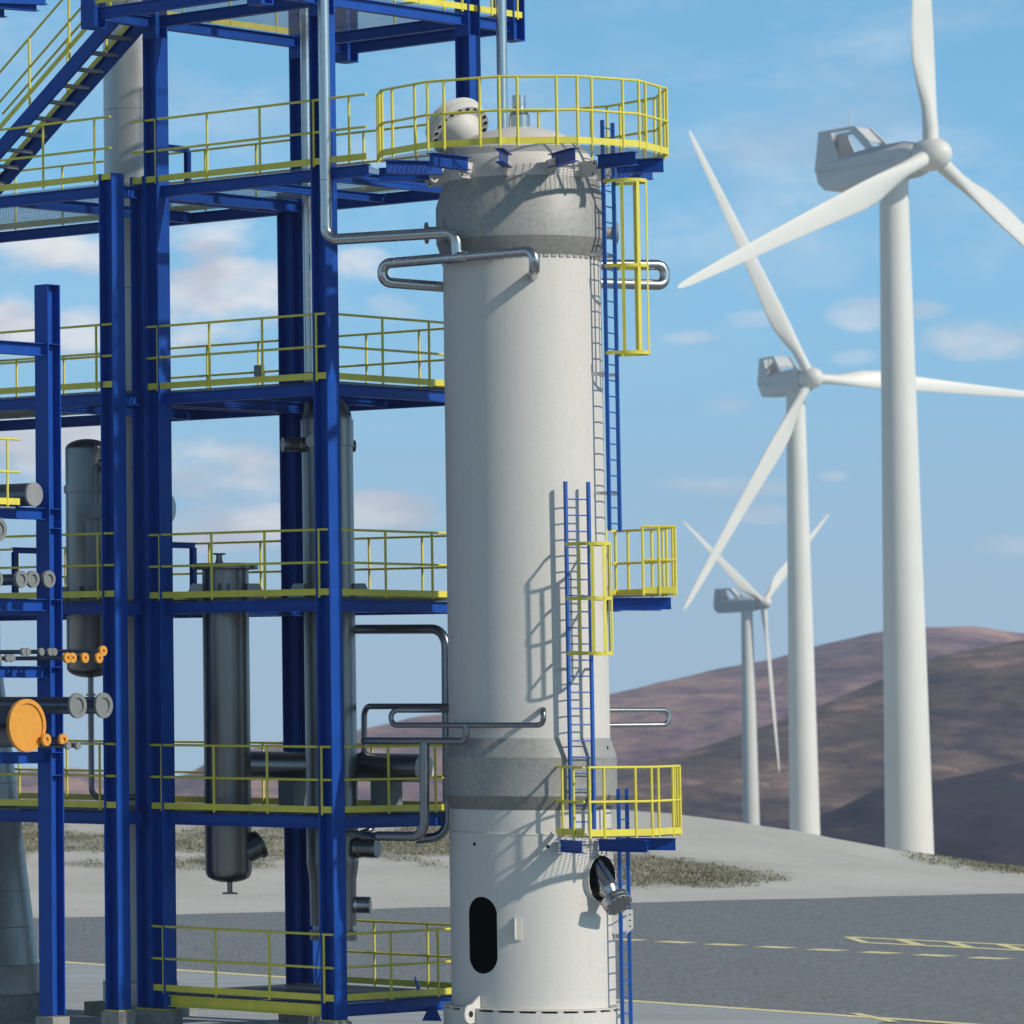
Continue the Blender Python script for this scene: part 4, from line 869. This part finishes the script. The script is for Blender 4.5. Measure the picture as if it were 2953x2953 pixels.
# stack
SX = Vector((8.47, 84.5, 0))
sk_ = thing('stack', 'pale grey cylindrical stack rising behind the staircase on a square plinth', 'stack', SX)
b = MB(); b.lathe([(0.66, 0.24), (0.66, 0.60), (0.53, 0.62), (0.52, 0.62), (0.515, 20.0)], SX, n=56); b.build('shaft', M['stack'], sk_)
b = MB(); cu, cv_ = uv(SX); b.box(cu-0.70, cu+0.70, cv_-0.70, cv_+0.70, -0.05, 0.24); b.build('plinth', M['conc'], sk_, smooth=False)
for y in (565, 1470):
    b = MB(); zz_ = CAMH-(y-1998)/F_*84.3; d = (RIGHT*0.93+FACE*0.37).normalized(); b.lathe([(0.20, 0.45), (0.20, 0.60), (0.25, 0.60), (0.25, 0.66)], SX+Z*zz_, d, n=32); b.build('nozzle', M['stack'], sk_)
for z in (3.2, 6.4, 9.6, 12.8, 16.0):
    b = MB(); b.lathe([(0.516, z-0.012), (0.522, z), (0.516, z+0.012)], SX, n=56, cap=False); b.build('seam', M['stack'], sk_)
# flared chimney at the left edge
CXp = Vector((5.52, 84.0, 0))
ch = thing('flared_chimney', 'grey flared chimney base cut by the left edge, bright band at its foot', 'chimney', CXp)
b = MB(); b.lathe([(1.13, 0.94), (1.12, 0.96), (0.48, 6.4), (0.45, 6.8), (0.44, 14)], CXp, n=64); b.build('cone', M['chim'], ch)
b = MB(); b.lathe([(1.145, 0.44), (1.165, 0.45), (1.165, 0.47), (1.145, 0.48), (1.143, 0.93), (1.15, 0.945), (1.125, 0.955)], CXp, n=64); b.build('foot_band', M['stack'], ch)
b = MB(); b.lathe([(1.3, -0.05), (1.3, 0.44), (0.5, 0.44)], CXp, n=48); b.build('plinth', M['conc'], ch)
for i in range(9):
    b = MB(); z = 1.6+0.62*i; r_ = 1.12-(z-0.96)*0.1176; b.lathe([(r_, z-0.008), (r_+0.006, z), (r_, z+0.008)], CXp, n=64, cap=False); b.build('seam', M['chim'], ch)

# ------------------------------------------------------------------ wind turbines
K_ = 1.5285
def turbine(hx, hy, Y, az, tilt, phases, Rr, label, zbase):
    hub = at(hx*K_, hy*K_, Y); a_ = R(az); tl = R(tilt)
    ax = Vector((math.sin(a_)*math.cos(tl), -math.cos(a_)*math.cos(tl), math.sin(tl))); hz = Vector((math.cos(a_), math.sin(a_), 0)); up = ax.cross(hz) if ax.cross(hz).z > 0 else hz.cross(ax)
    axh = Vector((math.sin(a_), -math.cos(a_), 0)); base = hub-axh*2.95; base.z = 0
    o = thing('wind_turbine', label, 'wind turbine', Vector((base.x, base.y, zbase)), 'wind turbines on the ridge')
    zt = hub.z-1.45; b = MB(); b.lathe([(1.62, zbase), (1.52, zbase+6), (0.90, zt-0.5), (0.90, zt), (0.98, zt+0.02), (0.98, zt+0.45)], base, n=56); b.build('tower', M['turb'], o)
    # nacelle: lofted octagonal sections along -ax from the hub
    b = MB(); secs = [(-0.9, 0.95, 0.85, -0.95), (-1.6, 1.12, 1.05, -1.12), (-4.0, 1.18, 1.02, -1.25), (-6.2, 1.15, 0.80, -1.30), (-7.7, 1.05, 0.55, -1.30), (-8.35, 0.9, 0.2, -0.75)]
    vs = []; 
    for x, hw, zt2, zb2 in secs:
        zm_ = -0.18
        for yy, z_ in ((-hw, zm_), (-hw, zt2*0.55), (-hw*0.62, zt2), (hw*0.62, zt2), (hw, zt2*0.55), (hw, zm_), (hw*0.86, zb2), (-hw*0.86, zb2)):
            vs.append(hub+ax*x+hz*yy+Z*z_)
    fs = [(i*8+k, i*8+(k+1) % 8, (i+1)*8+(k+1) % 8, (i+1)*8+k) for i in range(len(secs)-1) for k in range(8)]+[tuple(range(8)), tuple(range((len(secs)-1)*8, len(secs)*8))]
    b.add(vs, fs); nac = b.build('nacelle', M['turbd'], o)
    b = MB(); P = lambda x, y, z: hub+ax*x+hz*y+Z*z
    for x0, x1 in ((-9.95, -0.95),): 
        for e in (-1, 1): b.bar(P(-8.0, e*1.19, -0.20), P(-1.7, e*1.19, -0.20), 0.05, 0.09)
    b.build('seam_strip', M['turbd'], nac, smooth=False)
    b = MB(); zt3 = 2.55
    b.prism([P(-8.3, -1.05, 0.1), P(-8.3, 1.05, 0.1), P(-8.05, 0.88, zt3), P(-8.05, -0.88, zt3)], ax, 0.12)
    for e in (-1, 1):
        y = e*1.0; y2 = y*0.88
        b.prism([P(-8.35, y, -0.1), P(-6.1, y, -0.1), P(-7.25, y2, zt3-0.05), P(-8.1, y2, zt3)], hz, 0.10)
        b.prism([P(-8.1, y2, zt3), P(-8.1, y2, zt3-0.2), P(-5.5, y2, zt3-0.2), P(-5.3, y2, zt3)], hz, 0.14)
        b.prism([P(-5.75, y2, zt3-0.1), P(-5.3, y2, zt3), P(-3.7, y, 0.9), P(-4.25, y, 0.9)], hz, 0.14)
    b.prism([P(-5.45, -0.9, zt3-0.06), P(-5.45, 0.9, zt3-0.06), P(-4.5, 0.95, 1.45), P(-4.5, -0.95, 1.45)], (ax+Z*0.9).normalized(), 0.07)
    b.build('cooler_fin', M['turbd'], nac, smooth=False)
    b = MB(); b.tube([P(-6.9, 0.85, zt3-0.05), P(-6.9, 0.85, zt3+1.5)], 0.04, n=8); b.build('mast', M['turb'], nac)
    b = MB(); b.lathe([(0.85, -1.0), (1.0, -0.6), (1.04, 0), (1.02, 0.35), (0.92, 0.75), (0.70, 1.08), (0.40, 1.30), (0.12, 1.40), (0.01, 1.41)], hub, ax, n=40); b.build('hub', M['turb'], o)
    for ph in phases:
        t = R(ph); d = hz*math.sin(t)+up*math.cos(t); c = d.cross(ax)   # in-plane direction across the blade
        if c.dot(hz*math.cos(t)-up*math.sin(t)) > 0: c = -c            # trailing side, counter-clockwise seen from the front
        st = [(0.02, 1.0, 1.0, 0, 18), (0.06, 0.98, 0.98, 0, 18), (0.11, 1.0, 0.86, 0.04, 18), (0.165, 1.42, 0.62, 0.20, 17), (0.22, 1.78, 0.46, 0.34, 14), (0.28, 1.82, 0.38, 0.35, 11), (0.40, 1.56, 0.30, 0.26, 8), (0.55, 1.25, 0.22, 0.17, 5), (0.70, 0.98, 0.16, 0.10, 3), (0.85, 0.72, 0.11, 0.06, 1), (0.95, 0.50, 0.07, 0.03, 0), (0.99, 0.30, 0.05, 0.01, 0), (1.0, 0.08, 0.03, 0, 0)]
        vs = []; n = 20
        for fr_, chd, tk, off, tw_ in st:
            q = R(tw_); cc = c*math.cos(q)-ax*math.sin(q); nn = ax*math.cos(q)+c*math.sin(q); cen = hub+d*(fr_*Rr)+cc*off+ax*(0.25*fr_)
            for k in range(n):
                w_ = 2*math.pi*k/n; blend = min(1, max(0, (fr_-0.08)/0.12)); x = math.cos(w_); y = math.sin(w_)*(1-blend*0.45*(x+1)/2)
                vs.append(cen+cc*(x*chd/2)+nn*(y*tk/2))
        fs = [(i*n+k, i*n+(k+1) % n, (i+1)*n+(k+1) % n, (i+1)*n+k) for i in range(len(st)-1) for k in range(n)]+[tuple(range(n)), tuple(range((len(st)-1)*n, len(st)*n))]
        b = MB(); b.add(vs, fs); bo = b.build('blade', M['turb'], o); bo.data.set_sharp_from_angle(angle=R(80))
    return o
turbine(1757, 292, 300, 38, 3, (2, 119, 249), 27.5, 'nearest and largest white wind turbine, its rotor cut by the right edge', -12)
turbine(1530, 713, 460, 17, 1, (-28, 93, 213), 26.8, 'middle sized white wind turbine, one blade passing behind the largest tower', -20)
turbine(1440, 1137, 760, 48, 2, (-63, 57, 176), 27.0, 'smallest and farthest white wind turbine, one blade hanging straight down', -36)

# ------------------------------------------------------------------ grass and low scrub on the banks
rng = random.Random(3)
def scrub(name, cnt, srange, yrange, hmin, hmax, colr, label):
    b = MB(); k = 0; tries = 0
    while k < cnt and tries < cnt*30:
        tries += 1; s = rng.uniform(*srange); Y = rng.uniform(*yrange)
        if veg(s, Y) < rng.uniform(0.05, 1.0): continue
        p = Vector((s*Y, Y, landz(s, Y)-0.03)); h = rng.uniform(hmin, hmax)
        for j in range(5):
            a = rng.uniform(0, 6.283); d = Vector((math.cos(a), math.sin(a), 0)); t2 = Vector((-d.y, d.x, 0)); q = p+Vector((rng.uniform(-.16, .16), rng.uniform(-.16, .16), 0)); wd = rng.uniform(0.02, 0.05)
            b.add([q-t2*wd, q+t2*wd, q+d*h*0.45+Z*h*rng.uniform(0.6, 1)], [(0, 1, 2)])
        k += 1
    o = b.build(name, colr, smooth=False); return tag(o, label, 'grass', kind='stuff')
M['g1'] = mat('dry_grass', (0.34, 0.31, 0.22), 0.9, var=0.35, scale=0.5, spec=0.2)
M['g2'] = mat('green_scrub', (0.20, 0.20, 0.13), 0.9, var=0.4, scale=0.4, spec=0.2)
scrub('dry_grass', 14000, (0.05, 0.31), (134, 178), 0.04, 0.12, M['g1'], 'dry olive grass growing on the bank behind the yard')
scrub('green_scrub', 7000, (0.05, 0.31), (134, 178), 0.04, 0.14, M['g2'], 'dark green low scrub growing on the bank behind the yard')

# ------------------------------------------------------------------ air
b = MB(); b.obox((250, 1150, 30), (1700, 0, 0), (0, 1350, 0), (0, 0, 95))
hz_ = b.build('haze', M['black'], smooth=False); tag(hz_, 'faint pale haze over the land', 'haze', kind='stuff')
hm_ = bpy.data.materials.new('haze_air'); hm_.use_nodes = True; t = hm_.node_tree; t.nodes.clear()
pv_ = t.nodes.new('ShaderNodeVolumePrincipled'); pv_.inputs['Density'].default_value = 0.00018; pv_.inputs['Color'].default_value = (0.80, 0.88, 1.0, 1); pv_.inputs['Anisotropy'].default_value = 0.1
mo_ = t.nodes.new('ShaderNodeOutputMaterial'); t.links.new(pv_.outputs[0], mo_.inputs['Volume'])
hz_.data.materials.clear(); hz_.data.materials.append(hm_)
